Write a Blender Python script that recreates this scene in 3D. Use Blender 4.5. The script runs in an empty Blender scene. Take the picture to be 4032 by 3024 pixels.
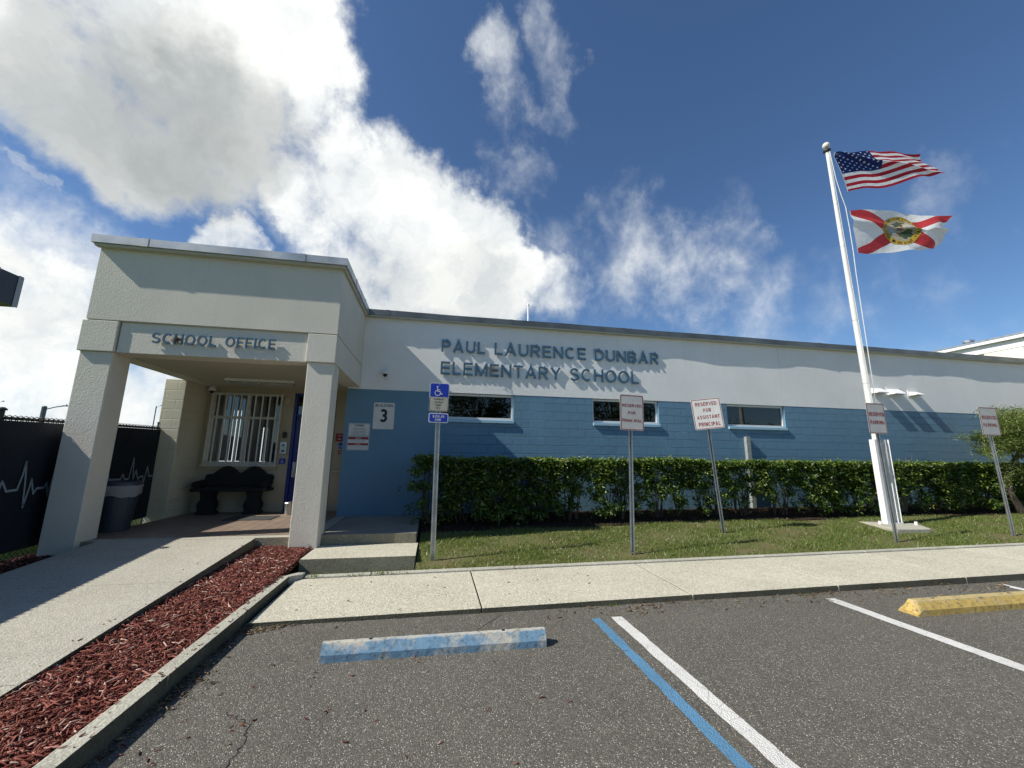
import bpy, math, random
import numpy as np
from mathutils import Vector, Matrix

SC = bpy.context.scene
COL = SC.collection
R = math.radians

# ------------------------------------------------------------------ camera
cam_d = bpy.data.cameras.new('camera')
cam_d.sensor_fit = 'HORIZONTAL'; cam_d.sensor_width = 36.0
cam_d.lens = 36.0 * 1567.766 / 4032.0
cam_d.clip_start = 0.05; cam_d.clip_end = 2000
cam = bpy.data.objects.new('camera', cam_d); COL.objects.link(cam)
def cam_axes(yaw, pitch, roll):
    cy, sy, cp, sp = math.cos(yaw), math.sin(yaw), math.cos(pitch), math.sin(pitch)
    f = Vector((sy*cp, cy*cp, sp)); r = Vector((cy, -sy, 0)); u = r.cross(f)
    cr, sr = math.cos(roll), math.sin(roll)
    return r*cr + u*sr, u*cr - r*sr, f
_r, _u, _f = cam_axes(0.18773, 0.18427, 0.01089)
cam.matrix_world = Matrix(((_r.x, _u.x, -_f.x, 0), (_r.y, _u.y, -_f.y, 0), (_r.z, _u.z, -_f.z, 1.5906), (0, 0, 0, 1)))
SC.camera = cam

# ------------------------------------------------------------------ light
SUN_DIR = Vector((1.0, 0.18, -0.95)).normalized()          # the way the light travels
SUN_EL = math.asin(-SUN_DIR.z)
SUN_AZ = math.atan2(-SUN_DIR.x, -SUN_DIR.y)                # clockwise from +Y
SUN_STRENGTH = 5.0
SKY_STRENGTH = 0.085
SC.view_settings.view_transform = 'Standard'; SC.view_settings.look = 'None'
SC.view_settings.exposure = 0.3; SC.view_settings.gamma = 1.0
sun_d = bpy.data.lights.new('sun', 'SUN'); sun_d.energy = SUN_STRENGTH; sun_d.angle = R(0.5)
sun_d.color = (1.0, 0.955, 0.87)
sun = bpy.data.objects.new('sun', sun_d); COL.objects.link(sun)
sun.rotation_euler = SUN_DIR.to_track_quat('-Z', 'Y').to_euler(); sun.location = (-20, -6, 25)

# cloud banks: direction, angular radius, weight
BL=[(-0.577,0.566,0.588,0.128,1.00),(-0.504,0.606,0.616,0.146,1.00),(-0.404,0.614,0.678,0.151,1.00),(-0.306,0.608,0.733,0.119,1.00),(-0.275,0.660,0.699,0.115,1.00),(-0.235,0.715,0.659,0.100,0.95),(-0.314,0.704,0.637,0.095,0.90),(-0.415,0.685,0.598,0.143,1.00),(-0.526,0.658,0.540,0.119,0.95),(-0.588,0.615,0.525,0.093,0.80),(-0.185,0.762,0.621,0.099,1.00),(-0.123,0.806,0.578,0.127,1.00),(-0.064,0.844,0.533,0.134,1.00),(0.011,0.867,0.498,0.123,1.00),(0.079,0.881,0.466,0.115,1.00),(-0.082,0.893,0.443,0.140,1.00),(0.143,0.896,0.420,0.095,0.95),(0.039,0.918,0.396,0.124,1.00),(-0.101,0.926,0.363,0.120,0.95),(-0.353,0.745,0.566,0.073,0.80),(-0.405,0.719,0.565,0.092,0.85),(-0.439,0.788,0.432,0.052,0.80),(-0.476,0.790,0.386,0.047,0.75),(-0.413,0.819,0.399,0.050,0.70),(-0.518,0.781,0.348,0.060,0.60),(-0.626,0.729,0.277,0.123,0.62),(-0.681,0.696,0.227,0.139,0.85),(-0.617,0.762,0.195,0.134,0.90),(-0.661,0.745,0.083,0.145,0.85),(-0.662,0.654,0.368,0.073,0.45),(-0.636,0.700,0.324,0.080,0.50),(-0.563,0.780,0.273,0.101,0.60),(-0.519,0.850,0.086,0.124,0.80),(-0.286,0.819,0.498,0.101,0.42),(-0.255,0.861,0.440,0.097,0.50),(-0.291,0.741,0.605,0.049,0.30),(-0.508,0.739,0.442,0.111,0.22),(0.063,0.635,0.770,0.060,0.53),(0.101,0.672,0.733,0.069,0.55),(0.127,0.707,0.695,0.054,0.47),(0.167,0.578,0.799,0.057,0.51),(0.213,0.598,0.772,0.063,0.53),(0.215,0.664,0.716,0.061,0.45),(0.253,0.689,0.680,0.054,0.43),(0.125,0.771,0.625,0.089,0.47),(0.094,0.742,0.664,0.056,0.43),(0.141,0.802,0.580,0.082,0.34),(0.395,0.759,0.517,0.120,0.50),(0.475,0.768,0.429,0.140,0.56),(0.537,0.752,0.382,0.107,0.52),(0.423,0.725,0.544,0.087,0.42),(0.391,0.819,0.421,0.127,0.46),(0.585,0.663,0.467,0.067,0.42),(0.638,0.680,0.361,0.080,0.36),(0.315,0.866,0.388,0.143,0.44),(0.263,0.844,0.467,0.119,0.36),(0.823,0.408,0.396,0.093,0.37),(0.825,0.459,0.330,0.093,0.32),(0.700,0.665,0.258,0.181,0.33),(0.853,0.468,0.231,0.132,0.31),(0.515,0.672,0.532,0.081,0.30),(-0.634,0.657,0.409,0.014,0.55),(-0.624,0.668,0.406,0.013,0.55),(-0.613,0.679,0.403,0.011,0.50),(-0.290,0.785,0.547,0.097,0.85),(-0.243,0.821,0.516,0.104,0.85),(-0.191,0.866,0.462,0.111,0.88),(-0.163,0.900,0.404,0.094,0.85),(0.270,0.871,0.409,0.089,0.70)]
GR=[(-0.605,0.622,0.497,0.087,0.55),(-0.532,0.647,0.545,0.124,0.80),(-0.460,0.685,0.565,0.123,0.95),(-0.390,0.718,0.576,0.101,0.85),(-0.317,0.754,0.576,0.067,0.50),(-0.544,0.583,0.603,0.068,0.25),(0.052,0.925,0.376,0.136,0.35),(-0.111,0.931,0.347,0.131,0.35),(-0.036,0.795,0.606,0.058,0.15),(-0.643,0.731,0.229,0.074,0.22),(-0.613,0.765,0.196,0.066,0.20)]

def build_world():
    w = bpy.data.worlds.new('World'); SC.world = w; w.use_nodes = True
    nt = w.node_tree; N = nt.nodes; L = nt.links; N.clear()
    def add(t, **k):
        n = N.new(t)
        for a, b in k.items(): setattr(n, a, b)
        return n
    def math_(op, a, b=None, c=None, clamp=False):
        n = add('ShaderNodeMath', operation=op); n.use_clamp = clamp
        for i, v in enumerate((a, b, c)):
            if v is None: continue
            if isinstance(v, (int, float)): n.inputs[i].default_value = v
            else: L.new(v, n.inputs[i])
        return n.outputs[0]
    def vmath(op, a, b=None, scale=None):
        n = add('ShaderNodeVectorMath', operation=op)
        for i, v in enumerate((a, b)):
            if v is None: continue
            if isinstance(v, (tuple, list)): n.inputs[i].default_value = v
            else: L.new(v, n.inputs[i])
        if scale is not None: n.inputs['Scale'].default_value = scale
        return n
    out = add('ShaderNodeOutputWorld'); bg = add('ShaderNodeBackground'); bg.inputs[1].default_value = SKY_STRENGTH
    L.new(bg.outputs[0], out.inputs[0])
    sky = add('ShaderNodeTexSky', sky_type='NISHITA', sun_disc=False)
    sky.sun_elevation = SUN_EL; sky.sun_rotation = SUN_AZ % (2*math.pi)
    sky.altitude = 10; sky.air_density = 1.0; sky.dust_density = 0.25; sky.ozone_density = 3.0
    tc = add('ShaderNodeTexCoord'); d = tc.outputs['Generated']
    d = vmath('NORMALIZE', d).outputs[0]
    def noise(vec, scale, detail, rough, dist=0.0):
        n = add('ShaderNodeTexNoise'); n.inputs['Scale'].default_value = scale; n.inputs['Detail'].default_value = detail
        n.inputs['Roughness'].default_value = rough; n.inputs['Distortion'].default_value = dist; L.new(vec, n.inputs['Vector']); return n
    # wobble the direction so that the banks get ragged outlines
    nz = noise(d, 4.2, 9, 0.62)
    off = vmath('SUBTRACT', nz.outputs['Color'], (0.5, 0.5, 0.5)).outputs[0]
    off = vmath('SCALE', off, scale=0.30).outputs[0]
    dw = vmath('NORMALIZE', vmath('ADD', d, off).outputs[0]).outputs[0]
    def field(bl, vec, soft):
        acc = None
        for x, y, z, r, wt in bl:
            l = math.sqrt(x*x+y*y+z*z)
            dp = vmath('DOT_PRODUCT', vec, (x/l, y/l, z/l)).outputs['Value']
            mr = add('ShaderNodeMapRange', interpolation_type='SMOOTHSTEP')
            L.new(dp, mr.inputs[0]); mr.inputs[1].default_value = math.cos(r*soft); mr.inputs[2].default_value = math.cos(r*0.35)
            mr.inputs[3].default_value = 0; mr.inputs[4].default_value = wt
            acc = mr.outputs[0] if acc is None else math_('SMOOTH_MAX', acc, mr.outputs[0], 0.12)
        return acc
    f = field(BL, dw, 1.45)
    g = field(GR, dw, 1.5)
    dv = vmath('MULTIPLY', d, (1.0, 1.0, 0.7)).outputs[0]
    n1 = noise(d, 5.0, 13, 0.58, 0.10).outputs['Fac']
    n2 = noise(dv, 14.0, 12, 0.64, 0.25).outputs['Fac']
    nn = math_('ADD', math_('MULTIPLY', math_('SUBTRACT', n1, 0.5), 1.7), math_('MULTIPLY', math_('SUBTRACT', n2, 0.5), 1.0))
    dens = math_('ADD', f, math_('MULTIPLY', nn, math_('ADD', math_('MULTIPLY', f, 0.75), 0.40)))
    # thick banks have a firm edge, thin ones melt away
    fc = math_('MULTIPLY', f, 1.0, clamp=True)
    wid = math_('SUBTRACT', 0.95, math_('MULTIPLY', math_('MULTIPLY', fc, fc), 0.30))
    lin = math_('DIVIDE', math_('SUBTRACT', dens, 0.26), wid, clamp=True)
    alpha = math_('MULTIPLY', math_('MULTIPLY', lin, lin), math_('SUBTRACT', 3.0, math_('MULTIPLY', lin, 2.0)))
    body = add('ShaderNodeMapRange'); n3 = noise(dw, 7.0, 10, 0.60, 0.2).outputs['Fac']
    L.new(math_('ADD', math_('MULTIPLY', dens, 0.35), math_('MULTIPLY', math_('SUBTRACT', n3, 0.5), 2.6)), body.inputs[0])
    body.inputs[1].default_value = -0.25; body.inputs[2].default_value = 0.65
    g2 = math_('MULTIPLY', g, math_('ADD', 0.80, math_('MULTIPLY', nn, 0.40)), clamp=True)
    mixc = add('ShaderNodeMix', data_type='RGBA'); L.new(body.outputs[0], mixc.inputs['Factor'])
    mixc.inputs['A'].default_value = (6.6, 7.1, 7.6, 1); mixc.inputs['B'].default_value = (11.2, 11.3, 10.9, 1)
    mixg = add('ShaderNodeMix', data_type='RGBA'); L.new(g2, mixg.inputs['Factor'])
    L.new(mixc.outputs['Result'], mixg.inputs['A']); mixg.inputs['B'].default_value = (3.4, 3.65, 3.7, 1)
    # the blue itself
    hs = add('ShaderNodeMix', data_type='RGBA', blend_type='MULTIPLY'); hs.inputs['Factor'].default_value = 1.0
    L.new(sky.outputs[0], hs.inputs['A']); hs.inputs['B'].default_value = (0.77, 0.94, 1.10, 1)
    fin = add('ShaderNodeMix', data_type='RGBA'); L.new(alpha, fin.inputs['Factor'])
    L.new(hs.outputs['Result'], fin.inputs['A']); L.new(mixg.outputs['Result'], fin.inputs['B'])
    L.new(fin.outputs['Result'], bg.inputs[0])
build_world()

# ------------------------------------------------------------------ helpers: tags
def tag(o, label=None, cat=None, group=None, kind=None):
    if label: o['label'] = label
    if cat: o['category'] = cat
    if group: o['group'] = group
    if kind: o['kind'] = kind
    return o
def thing(name, label, cat, loc=(0, 0, 0), group=None):
    o = bpy.data.objects.new(name, None); COL.objects.link(o); o.location = loc; o.empty_display_size = 0.2
    return tag(o, label, cat, group)
def origin_of(o):
    m = Matrix.Translation(o.location)
    return (origin_of(o.parent) if False else m)

# ------------------------------------------------------------------ helpers: materials
MATS = {}
class NT:
    def __init__(s, name):
        s.m = bpy.data.materials.new(name); s.m.use_nodes = True
        s.t = s.m.node_tree; s.N = s.t.nodes; s.L = s.t.links; s.N.clear()
        s.out = s.N.new('ShaderNodeOutputMaterial'); s.b = s.N.new('ShaderNodeBsdfPrincipled')
        s.L.new(s.b.outputs[0], s.out.inputs[0])
        s.tc = s.N.new('ShaderNodeTexCoord'); s.obj = s.tc.outputs['Object']
        MATS[name] = s.m
    def node(s, t, **k):
        n = s.N.new(t)
        for a, b in k.items(): setattr(n, a, b)
        return n
    def put(s, v, sock):
        if isinstance(v, (int, float)): sock.default_value = v
        elif isinstance(v, (tuple, list)):
            sock.default_value = tuple(v) + ((1,) if len(v) == 3 and len(sock.default_value) == 4 else ())
        else: s.L.new(v, sock)
    def math(s, op, a, b=0.0, c=0.0, clamp=False):
        n = s.node('ShaderNodeMath', operation=op); n.use_clamp = clamp
        s.put(a, n.inputs[0]); s.put(b, n.inputs[1]); s.put(c, n.inputs[2]); return n.outputs[0]
    def noise(s, scale, detail=4, rough=0.55, vec=None, dist=0.0):
        n = s.node('ShaderNodeTexNoise'); s.put(vec if vec is not None else s.obj, n.inputs['Vector'])
        n.inputs['Scale'].default_value = scale; n.inputs['Detail'].default_value = detail
        n.inputs['Roughness'].default_value = rough; n.inputs['Distortion'].default_value = dist; return n.outputs['Fac']
    def voro(s, scale, feature='F1', vec=None, out='Distance', rand=1.0):
        n = s.node('ShaderNodeTexVoronoi', feature=feature); s.put(vec if vec is not None else s.obj, n.inputs['Vector'])
        n.inputs['Scale'].default_value = scale; n.inputs['Randomness'].default_value = rand; return n.outputs[out]
    def rng(s, v, a, b, lo=0.0, hi=1.0, smooth=False):
        n = s.node('ShaderNodeMapRange', interpolation_type='SMOOTHSTEP' if smooth else 'LINEAR'); s.put(v, n.inputs[0])
        n.inputs[1].default_value = a; n.inputs[2].default_value = b; n.inputs[3].default_value = lo; n.inputs[4].default_value = hi
        return n.outputs[0]
    def mix(s, f, a, b, mode='MIX'):
        n = s.node('ShaderNodeMix', data_type='RGBA', blend_type=mode)
        s.put(f, n.inputs['Factor']); s.put(a, n.inputs['A']); s.put(b, n.inputs['B']); return n.outputs['Result']
    def scalevec(s, v, k):
        n = s.node('ShaderNodeVectorMath', operation='MULTIPLY'); s.put(v, n.inputs[0]); n.inputs[1].default_value = k; return n.outputs[0]
    def bump(s, h, dist, strength=1.0, nrm=None):
        n = s.node('ShaderNodeBump'); s.put(h, n.inputs['Height']); n.inputs['Distance'].default_value = dist
        n.inputs['Strength'].default_value = strength
        if nrm is not None: s.L.new(nrm, n.inputs['Normal'])
        return n.outputs[0]
    def fin(s, col=None, rough=None, metal=None, nrm=None, spec=None):
        if col is not None: s.put(col, s.b.inputs['Base Color'])
        if rough is not None: s.put(rough, s.b.inputs['Roughness'])
        if metal is not None: s.put(metal, s.b.inputs['Metallic'])
        if nrm is not None: s.L.new(nrm, s.b.inputs['Normal'])
        if spec is not None: s.put(spec, s.b.inputs['Specular IOR Level'])
        return s.m

def stucco(name, col, amp=0.006, dirt=0.10):
    s = NT(name)
    big = s.noise(0.8, 5, 0.6); mid = s.noise(9, 4, 0.6); fine = s.noise(48, 4, 0.65)
    c = s.mix(s.rng(big, 0.35, 0.7), col, tuple(v*(1-dirt) for v in col))
    c = s.mix(s.rng(fine, 0.4, 0.75, 0, 0.18), c, tuple(v*0.7 for v in col))
    streak = s.noise(2.2, 4, 0.6, s.scalevec(s.obj, (3.0, 3.0, 0.25)))
    c = s.mix(s.rng(streak, 0.56, 0.8, 0, 0.22), c, tuple(v*0.72 for v in col))
    n1 = s.bump(mid, amp*0.6, 0.35); n2 = s.bump(fine, amp*1.1, 0.7, n1)
    return s.fin(c, 0.85, nrm=n2, spec=0.25)
M_WHITE = stucco('upper_wall_stucco', (0.86, 0.86, 0.82))
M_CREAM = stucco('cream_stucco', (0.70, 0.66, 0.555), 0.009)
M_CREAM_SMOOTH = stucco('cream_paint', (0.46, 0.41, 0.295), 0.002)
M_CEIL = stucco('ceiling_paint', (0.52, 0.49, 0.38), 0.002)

def blockwall(name, col, x_smooth=None):
    s = NT(name)
    sep = s.node('ShaderNodeSeparateXYZ'); s.L.new(s.obj, sep.inputs[0])
    cmb = s.node('ShaderNodeCombineXYZ')
    wob = s.noise(6, 2, 0.5)
    if x_smooth is None:                      # pier: front face by x, side face by y
        hx = s.math('ADD', sep.outputs[0], sep.outputs[1])
    else: hx = sep.outputs[0]
    s.L.new(s.math('ADD', s.math('ADD', hx, 4.06-0.197), s.math('MULTIPLY', s.math('SUBTRACT', wob, 0.5), 0.012)), cmb.inputs[0])
    s.L.new(s.math('ADD', s.math('ADD', sep.outputs[2], -0.07), s.math('MULTIPLY', s.math('SUBTRACT', s.noise(5, 2, 0.5), 0.5), 0.012)), cmb.inputs[1])
    br = s.node('ShaderNodeTexBrick'); s.L.new(cmb.outputs[0], br.inputs['Vector'])
    br.offset = 0.5; br.offset_frequency = 2; br.inputs['Scale'].default_value = 1.0
    br.inputs['Brick Width'].default_value = 0.4064; br.inputs['Row Height'].default_value = 0.2032
    br.inputs['Mortar Size'].default_value = 0.011; br.inputs['Mortar Smooth'].default_value = 0.5; br.inputs['Bias'].default_value = 0
    br.inputs['Color1'].default_value = (0, 0, 0, 1); br.inputs['Color2'].default_value = (1, 1, 1, 1); br.inputs['Mortar'].default_value = (0.5, 0.5, 0.5, 1)
    # some joints are filled with paint
    vis = s.rng(s.noise(1.9, 3, 0.6), 0.30, 0.58, 0.25, 1.0, True)
    if x_smooth is not None: vis = s.math('MULTIPLY', vis, s.rng(sep.outputs[0], x_smooth, x_smooth+1.6, 0.0, 1.0))
    mort = s.math('MULTIPLY', br.outputs['Fac'], vis)
    c = s.mix(s.rng(s.noise(0.7, 5, 0.6), 0.35, 0.7), col, tuple(v*0.88 for v in col))
    c = s.mix(s.math('MULTIPLY', mort, 0.10 if x_smooth is None else 0.34), c, tuple(min(1, v*0.62) for v in col))
    c = s.mix(s.rng(s.noise(40, 3, 0.6), 0.5, 0.8, 0, 0.2), c, tuple(v*0.75 for v in col))
    c = s.mix(s.math('MULTIPLY', s.math('MULTIPLY', br.outputs['Color'], vis), 0.16), c, tuple(v*0.72 for v in col))
    h = s.math('SUBTRACT', s.math('MULTIPLY', s.math('MULTIPLY', br.outputs['Color'], vis), 0.35), mort)
    n1 = s.bump(h, 0.006 if x_smooth is None else 0.016, 1.0); n2 = s.bump(s.noise(14, 4, 0.6), 0.006, 0.4, n1); n3 = s.bump(s.noise(90, 2, 0.6), 0.003, 0.5, n2)
    return s.fin(c, 0.62, nrm=n3, spec=0.35)
M_BLUE = blockwall('blue_painted_block', (0.128, 0.248, 0.348), -0.2)
M_PIER = blockwall('cream_painted_block', (0.62, 0.575, 0.43))

def plain(name, col, rough=0.5, metal=0.0, spec=0.5, var=0.08, bumpd=0.0, scale=12):
    s = NT(name)
    c = s.mix(s.rng(s.noise(scale, 4, 0.6), 0.35, 0.7), col, tuple(v*(1-var) for v in col))
    nr = s.bump(s.noise(scale*6, 3, 0.6), bumpd, 0.6) if bumpd else None
    r = s.rng(s.noise(scale*0.7, 3, 0.6), 0.3, 0.7, max(0, rough-0.06), min(1, rough+0.08))
    return s.fin(col=c, rough=r, metal=metal, nrm=nr, spec=spec)
M_GALV = plain('galvanised_steel', (0.52, 0.54, 0.55), 0.42, 0.85, var=0.35, scale=5)
M_FASCIA = plain('fascia_steel', (0.56, 0.56, 0.53), 0.40, 0.6, var=0.3, scale=3)
M_REFLFASCIA = plain('dark_reflection_fascia_steel', (0.20, 0.215, 0.21), 0.45, 0.5, var=0.45, scale=1.6)  # same fascia metal, with dark tree reflections put into its base colour
M_DRIP = plain('drip_trim', (0.50, 0.48, 0.38), 0.7)
M_FRAME = plain('white_window_frame', (0.72, 0.72, 0.70), 0.45)
M_SILL = plain('pale_blue_sill', (0.30, 0.48, 0.60), 0.5)
M_BAR = plain('cream_bars', (0.62, 0.60, 0.52), 0.5)
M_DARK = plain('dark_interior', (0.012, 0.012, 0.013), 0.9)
M_BLIND = plain('blind_slat', (0.42, 0.42, 0.42), 0.6)
M_DOOR = plain('blue_door_paint', (0.010, 0.022, 0.17), 0.35, var=0.05)
M_STEEL = plain('brushed_steel', (0.55, 0.55, 0.53), 0.35, 0.9, var=0.15, scale=20)
M_BENCH = plain('dark_cast_stone', (0.012, 0.0125, 0.013), 0.85, bumpd=0.004, var=0.4)
M_MAT = plain('rubber_mat', (0.045, 0.045, 0.045), 0.85, bumpd=0.004)
M_WPLASTIC = plain('white_plastic', (0.72, 0.73, 0.73), 0.35)
M_GLASSDOME = plain('smoked_dome', (0.008, 0.008, 0.01), 0.08)
M_BLACK = plain('black_print', (0.015, 0.015, 0.015), 0.5)
M_CRACK = plain('crack_shadow', (0.022, 0.020, 0.018), 0.9)
M_RED = plain('red_print', (0.27, 0.013, 0.014), 0.5)
M_REDSIGN = plain('red_sign_paint', (0.28, 0.010, 0.015), 0.5)
M_SIGNBLUE = plain('blue_sign_sheeting', (0.008, 0.035, 0.38), 0.4)
M_SIGNWHITE = plain('white_sign_sheeting', (0.66, 0.66, 0.63), 0.42, var=0.12, scale=6)
M_SIGNSHADE = plain('shade_toned_sign_sheeting', (0.50, 0.50, 0.475), 0.5, var=0.15, scale=5)  # white sheeting greyed in colour for plates turned away from the sun
M_SIGNTAN = plain('faded_sign_sheeting', (0.42, 0.40, 0.33), 0.5, var=0.2, scale=9)
M_LETTER = plain('blue_letter_enamel', (0.058, 0.128, 0.195), 0.28, var=0.1)
M_VENT = plain('white_vent_paint', (0.80, 0.80, 0.78), 0.4)
M_POLE = plain('white_pole_paint', (0.74, 0.73, 0.68), 0.38, var=0.14, scale=3)
M_BALL = plain('ivory_ball', (0.72, 0.69, 0.58), 0.25)
M_ROPE = plain('white_rope', (0.66, 0.66, 0.62), 0.8)
M_NAVY = plain('navy_plastic', (0.030, 0.042, 0.060), 0.5)
M_BAG = None
M_ROOF = plain('roof_membrane', (0.35, 0.35, 0.34), 0.8)
M_BRONZE = plain('dark_metal_panel', (0.020, 0.026, 0.036), 0.45, 0.2)
M_GREYSEAM = plain('grey_metal_panel', (0.20, 0.22, 0.24), 0.45, 0.2)
M_ORANGE = plain('orange_red_column', (0.40, 0.055, 0.018), 0.6)
M_LAMPPOST = plain('lamp_post', (0.12, 0.13, 0.16), 0.5, 0.3)
M_BLACKVINYL = plain('black_vinyl', (0.008, 0.009, 0.010), 0.4)
M_BARK = plain('bark', (0.11, 0.085, 0.065), 0.9, bumpd=0.01, var=0.4)
M_TWIG = plain('grey_twig', (0.20, 0.17, 0.13), 0.9, var=0.3)
M_FARWHITE = plain('far_white_trim', (0.80, 0.80, 0.78), 0.5)
M_FARCREAM = plain('far_cream_wall', (0.78, 0.75, 0.60), 0.8)
M_GREYSOFFIT = plain('grey_soffit', (0.42, 0.42, 0.41), 0.8)
M_POSTGREY = plain('grey_pipe_guard', (0.30, 0.33, 0.31), 0.6, var=0.3)

def mk_glass(name, tint=(0.9, 0.93, 0.93)):
    s = NT(name); s.N.remove(s.b)
    tr = s.node('ShaderNodeBsdfTransparent'); tr.inputs[0].default_value = (*[v*0.75 for v in tint], 1)
    gl = s.node('ShaderNodeBsdfGlossy'); gl.inputs['Roughness'].default_value = 0.015; gl.inputs[0].default_value = (1, 1, 1, 1)
    fr = s.node('ShaderNodeFresnel'); fr.inputs[0].default_value = 1.6
    mx = s.node('ShaderNodeMixShader'); s.L.new(s.math('MULTIPLY', fr.outputs[0], 1.2, clamp=True), mx.inputs[0])
    s.L.new(tr.outputs[0], mx.inputs[1]); s.L.new(gl.outputs[0], mx.inputs[2]); s.L.new(mx.outputs[0], s.out.inputs[0])
    return s.m
M_GLASS = mk_glass('window_glass')

def mk_bag():
    s = NT('clear_bin_liner')
    s.fin((0.30, 0.31, 0.32), 0.3, nrm=s.bump(s.noise(14, 4, 0.7, s.scalevec(s.obj, (1, 1, 3))), 0.03, 1.0)); return s.m
M_BAG = mk_bag()

def mk_asphalt():
    s = NT('asphalt')
    cell = s.voro(140, out='Color'); sep = s.node('ShaderNodeSeparateColor'); s.L.new(cell, sep.inputs[0])
    dist = s.voro(140)
    big = s.noise(0.55, 5, 0.6); med = s.noise(2.4, 6, 0.68)
    base = s.mix(s.rng(big, 0.3, 0.7), (0.092, 0.084, 0.066), (0.124, 0.113, 0.090))
    base = s.mix(s.rng(med, 0.42, 0.72, 0, 0.6), base, (0.150, 0.137, 0.108))
    base = s.mix(s.rng(s.noise(1.1, 4, 0.6, dist=1.0), 0.60, 0.72, 0, 0.35), base, (0.055, 0.053, 0.050))
    base = s.mix(s.rng(sep.outputs[0], 0.0, 1.0, 0.0, 0.55), base, (0.050, 0.048, 0.045))
    base = s.mix(s.rng(sep.outputs[1], 0.55, 0.95, 0.0, 0.62), base, (0.27, 0.25, 0.20))
    base = s.mix(s.math('MULTIPLY', s.rng(sep.outputs[2], 0.95, 0.97), s.rng(dist, 0.45, 0.30)), base, (0.80, 0.78, 0.70))
    fine = s.noise(300, 2, 0.7); base = s.mix(s.rng(fine, 0.4, 0.7, 0, 0.30), base, (0.045, 0.045, 0.043))
    n1 = s.bump(s.math('SUBTRACT', 1.0, dist), 0.007, 0.7); n2 = s.bump(med, 0.02, 0.3, n1)
    return s.fin(base, s.rng(sep.outputs[1], 0, 1, 0.6, 0.95), nrm=n2, spec=0.3)
M_ASPH = mk_asphalt()

def mk_concrete(name, c0, c1, pebble=0.5, scale=75, mould=0.25):
    s = NT(name)
    cell = s.voro(scale, out='Color'); sep = s.node('ShaderNodeSeparateColor'); s.L.new(cell, sep.inputs[0])
    dist = s.voro(scale)
    gi = s.node('ShaderNodeNewGeometry').outputs['Random Per Island']
    c = s.mix(s.rng(s.noise(1.1, 5, 0.6), 0.32, 0.7), tuple(v*.90 for v in c0), c1)
    c = s.mix(s.rng(gi, 0, 1, 0, 0.22), c, tuple(v*.72 for v in c0))
    c = s.mix(s.rng(s.noise(0.9, 7, 0.68, dist=0.6), 0.54, 0.74, 0, mould*1.1), c, tuple(v*0.5 for v in c0))
    c = s.mix(s.rng(s.noise(4.5, 5, 0.7), 0.52, 0.8, 0, mould), c, tuple(v*0.42 for v in c0))
    c = s.mix(s.rng(sep.outputs[0], 0.35, 1.0, 0.0, pebble), c, tuple(min(.9, v*1.7) for v in c0))
    c = s.mix(s.rng(sep.outputs[1], 0.55, 1.0, 0.0, pebble), c, (c0[0]*0.45, c0[1]*0.43, c0[2]*0.40))
    c = s.mix(s.rng(s.noise(210, 2, 0.6), 0.45, 0.8, 0, 0.3), c, tuple(v*0.4 for v in c0))
    n1 = s.bump(s.math('SUBTRACT', 1.0, dist), 0.006, 0.6); n2 = s.bump(s.noise(30, 4, 0.6), 0.008, 0.4, n1)
    return s.fin(c, 0.85, nrm=n2, spec=0.3)
M_SIDEWALK = mk_concrete('exposed_aggregate_walk', (0.470, 0.445, 0.345), (0.545, 0.515, 0.405), 0.55)
M_RAMP = mk_concrete('ramp_concrete', (0.38, 0.36, 0.295), (0.45, 0.43, 0.36), 0.42, 90, 0.15)
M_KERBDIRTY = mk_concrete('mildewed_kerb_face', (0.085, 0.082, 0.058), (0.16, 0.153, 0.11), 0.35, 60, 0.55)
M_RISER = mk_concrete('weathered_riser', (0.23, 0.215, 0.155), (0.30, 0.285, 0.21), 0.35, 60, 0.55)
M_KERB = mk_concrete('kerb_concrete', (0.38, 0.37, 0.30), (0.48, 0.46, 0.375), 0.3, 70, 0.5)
M_LANDING = mk_concrete('landing_concrete', (0.26, 0.25, 0.21), (0.33, 0.315, 0.26), 0.35, 80, 0.25)

def mk_tile():
    s = NT('porch_tile')
    sep = s.node('ShaderNodeSeparateXYZ'); s.L.new(s.obj, sep.inputs[0])
    br = s.node('ShaderNodeTexBrick'); s.L.new(s.obj, br.inputs['Vector']); br.offset = 0.0; br.inputs['Scale'].default_value = 1
    br.inputs['Brick Width'].default_value = 0.203; br.inputs['Row Height'].default_value = 0.203; br.inputs['Mortar Size'].default_value = 0.008
    br.inputs['Color1'].default_value = (0.23, 0.165, 0.12, 1); br.inputs['Color2'].default_value = (0.29, 0.215, 0.16, 1); br.inputs['Mortar'].default_value = (0.12, 0.09, 0.075, 1)
    c = s.mix(s.rng(s.noise(3, 4, 0.6), 0.4, 0.75, 0, 0.4), br.outputs['Color'], (0.16, 0.13, 0.11))
    return s.fin(c, 0.55, nrm=s.bump(br.outputs['Fac'], -0.004, 0.8))
M_TILE = mk_tile()

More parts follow.
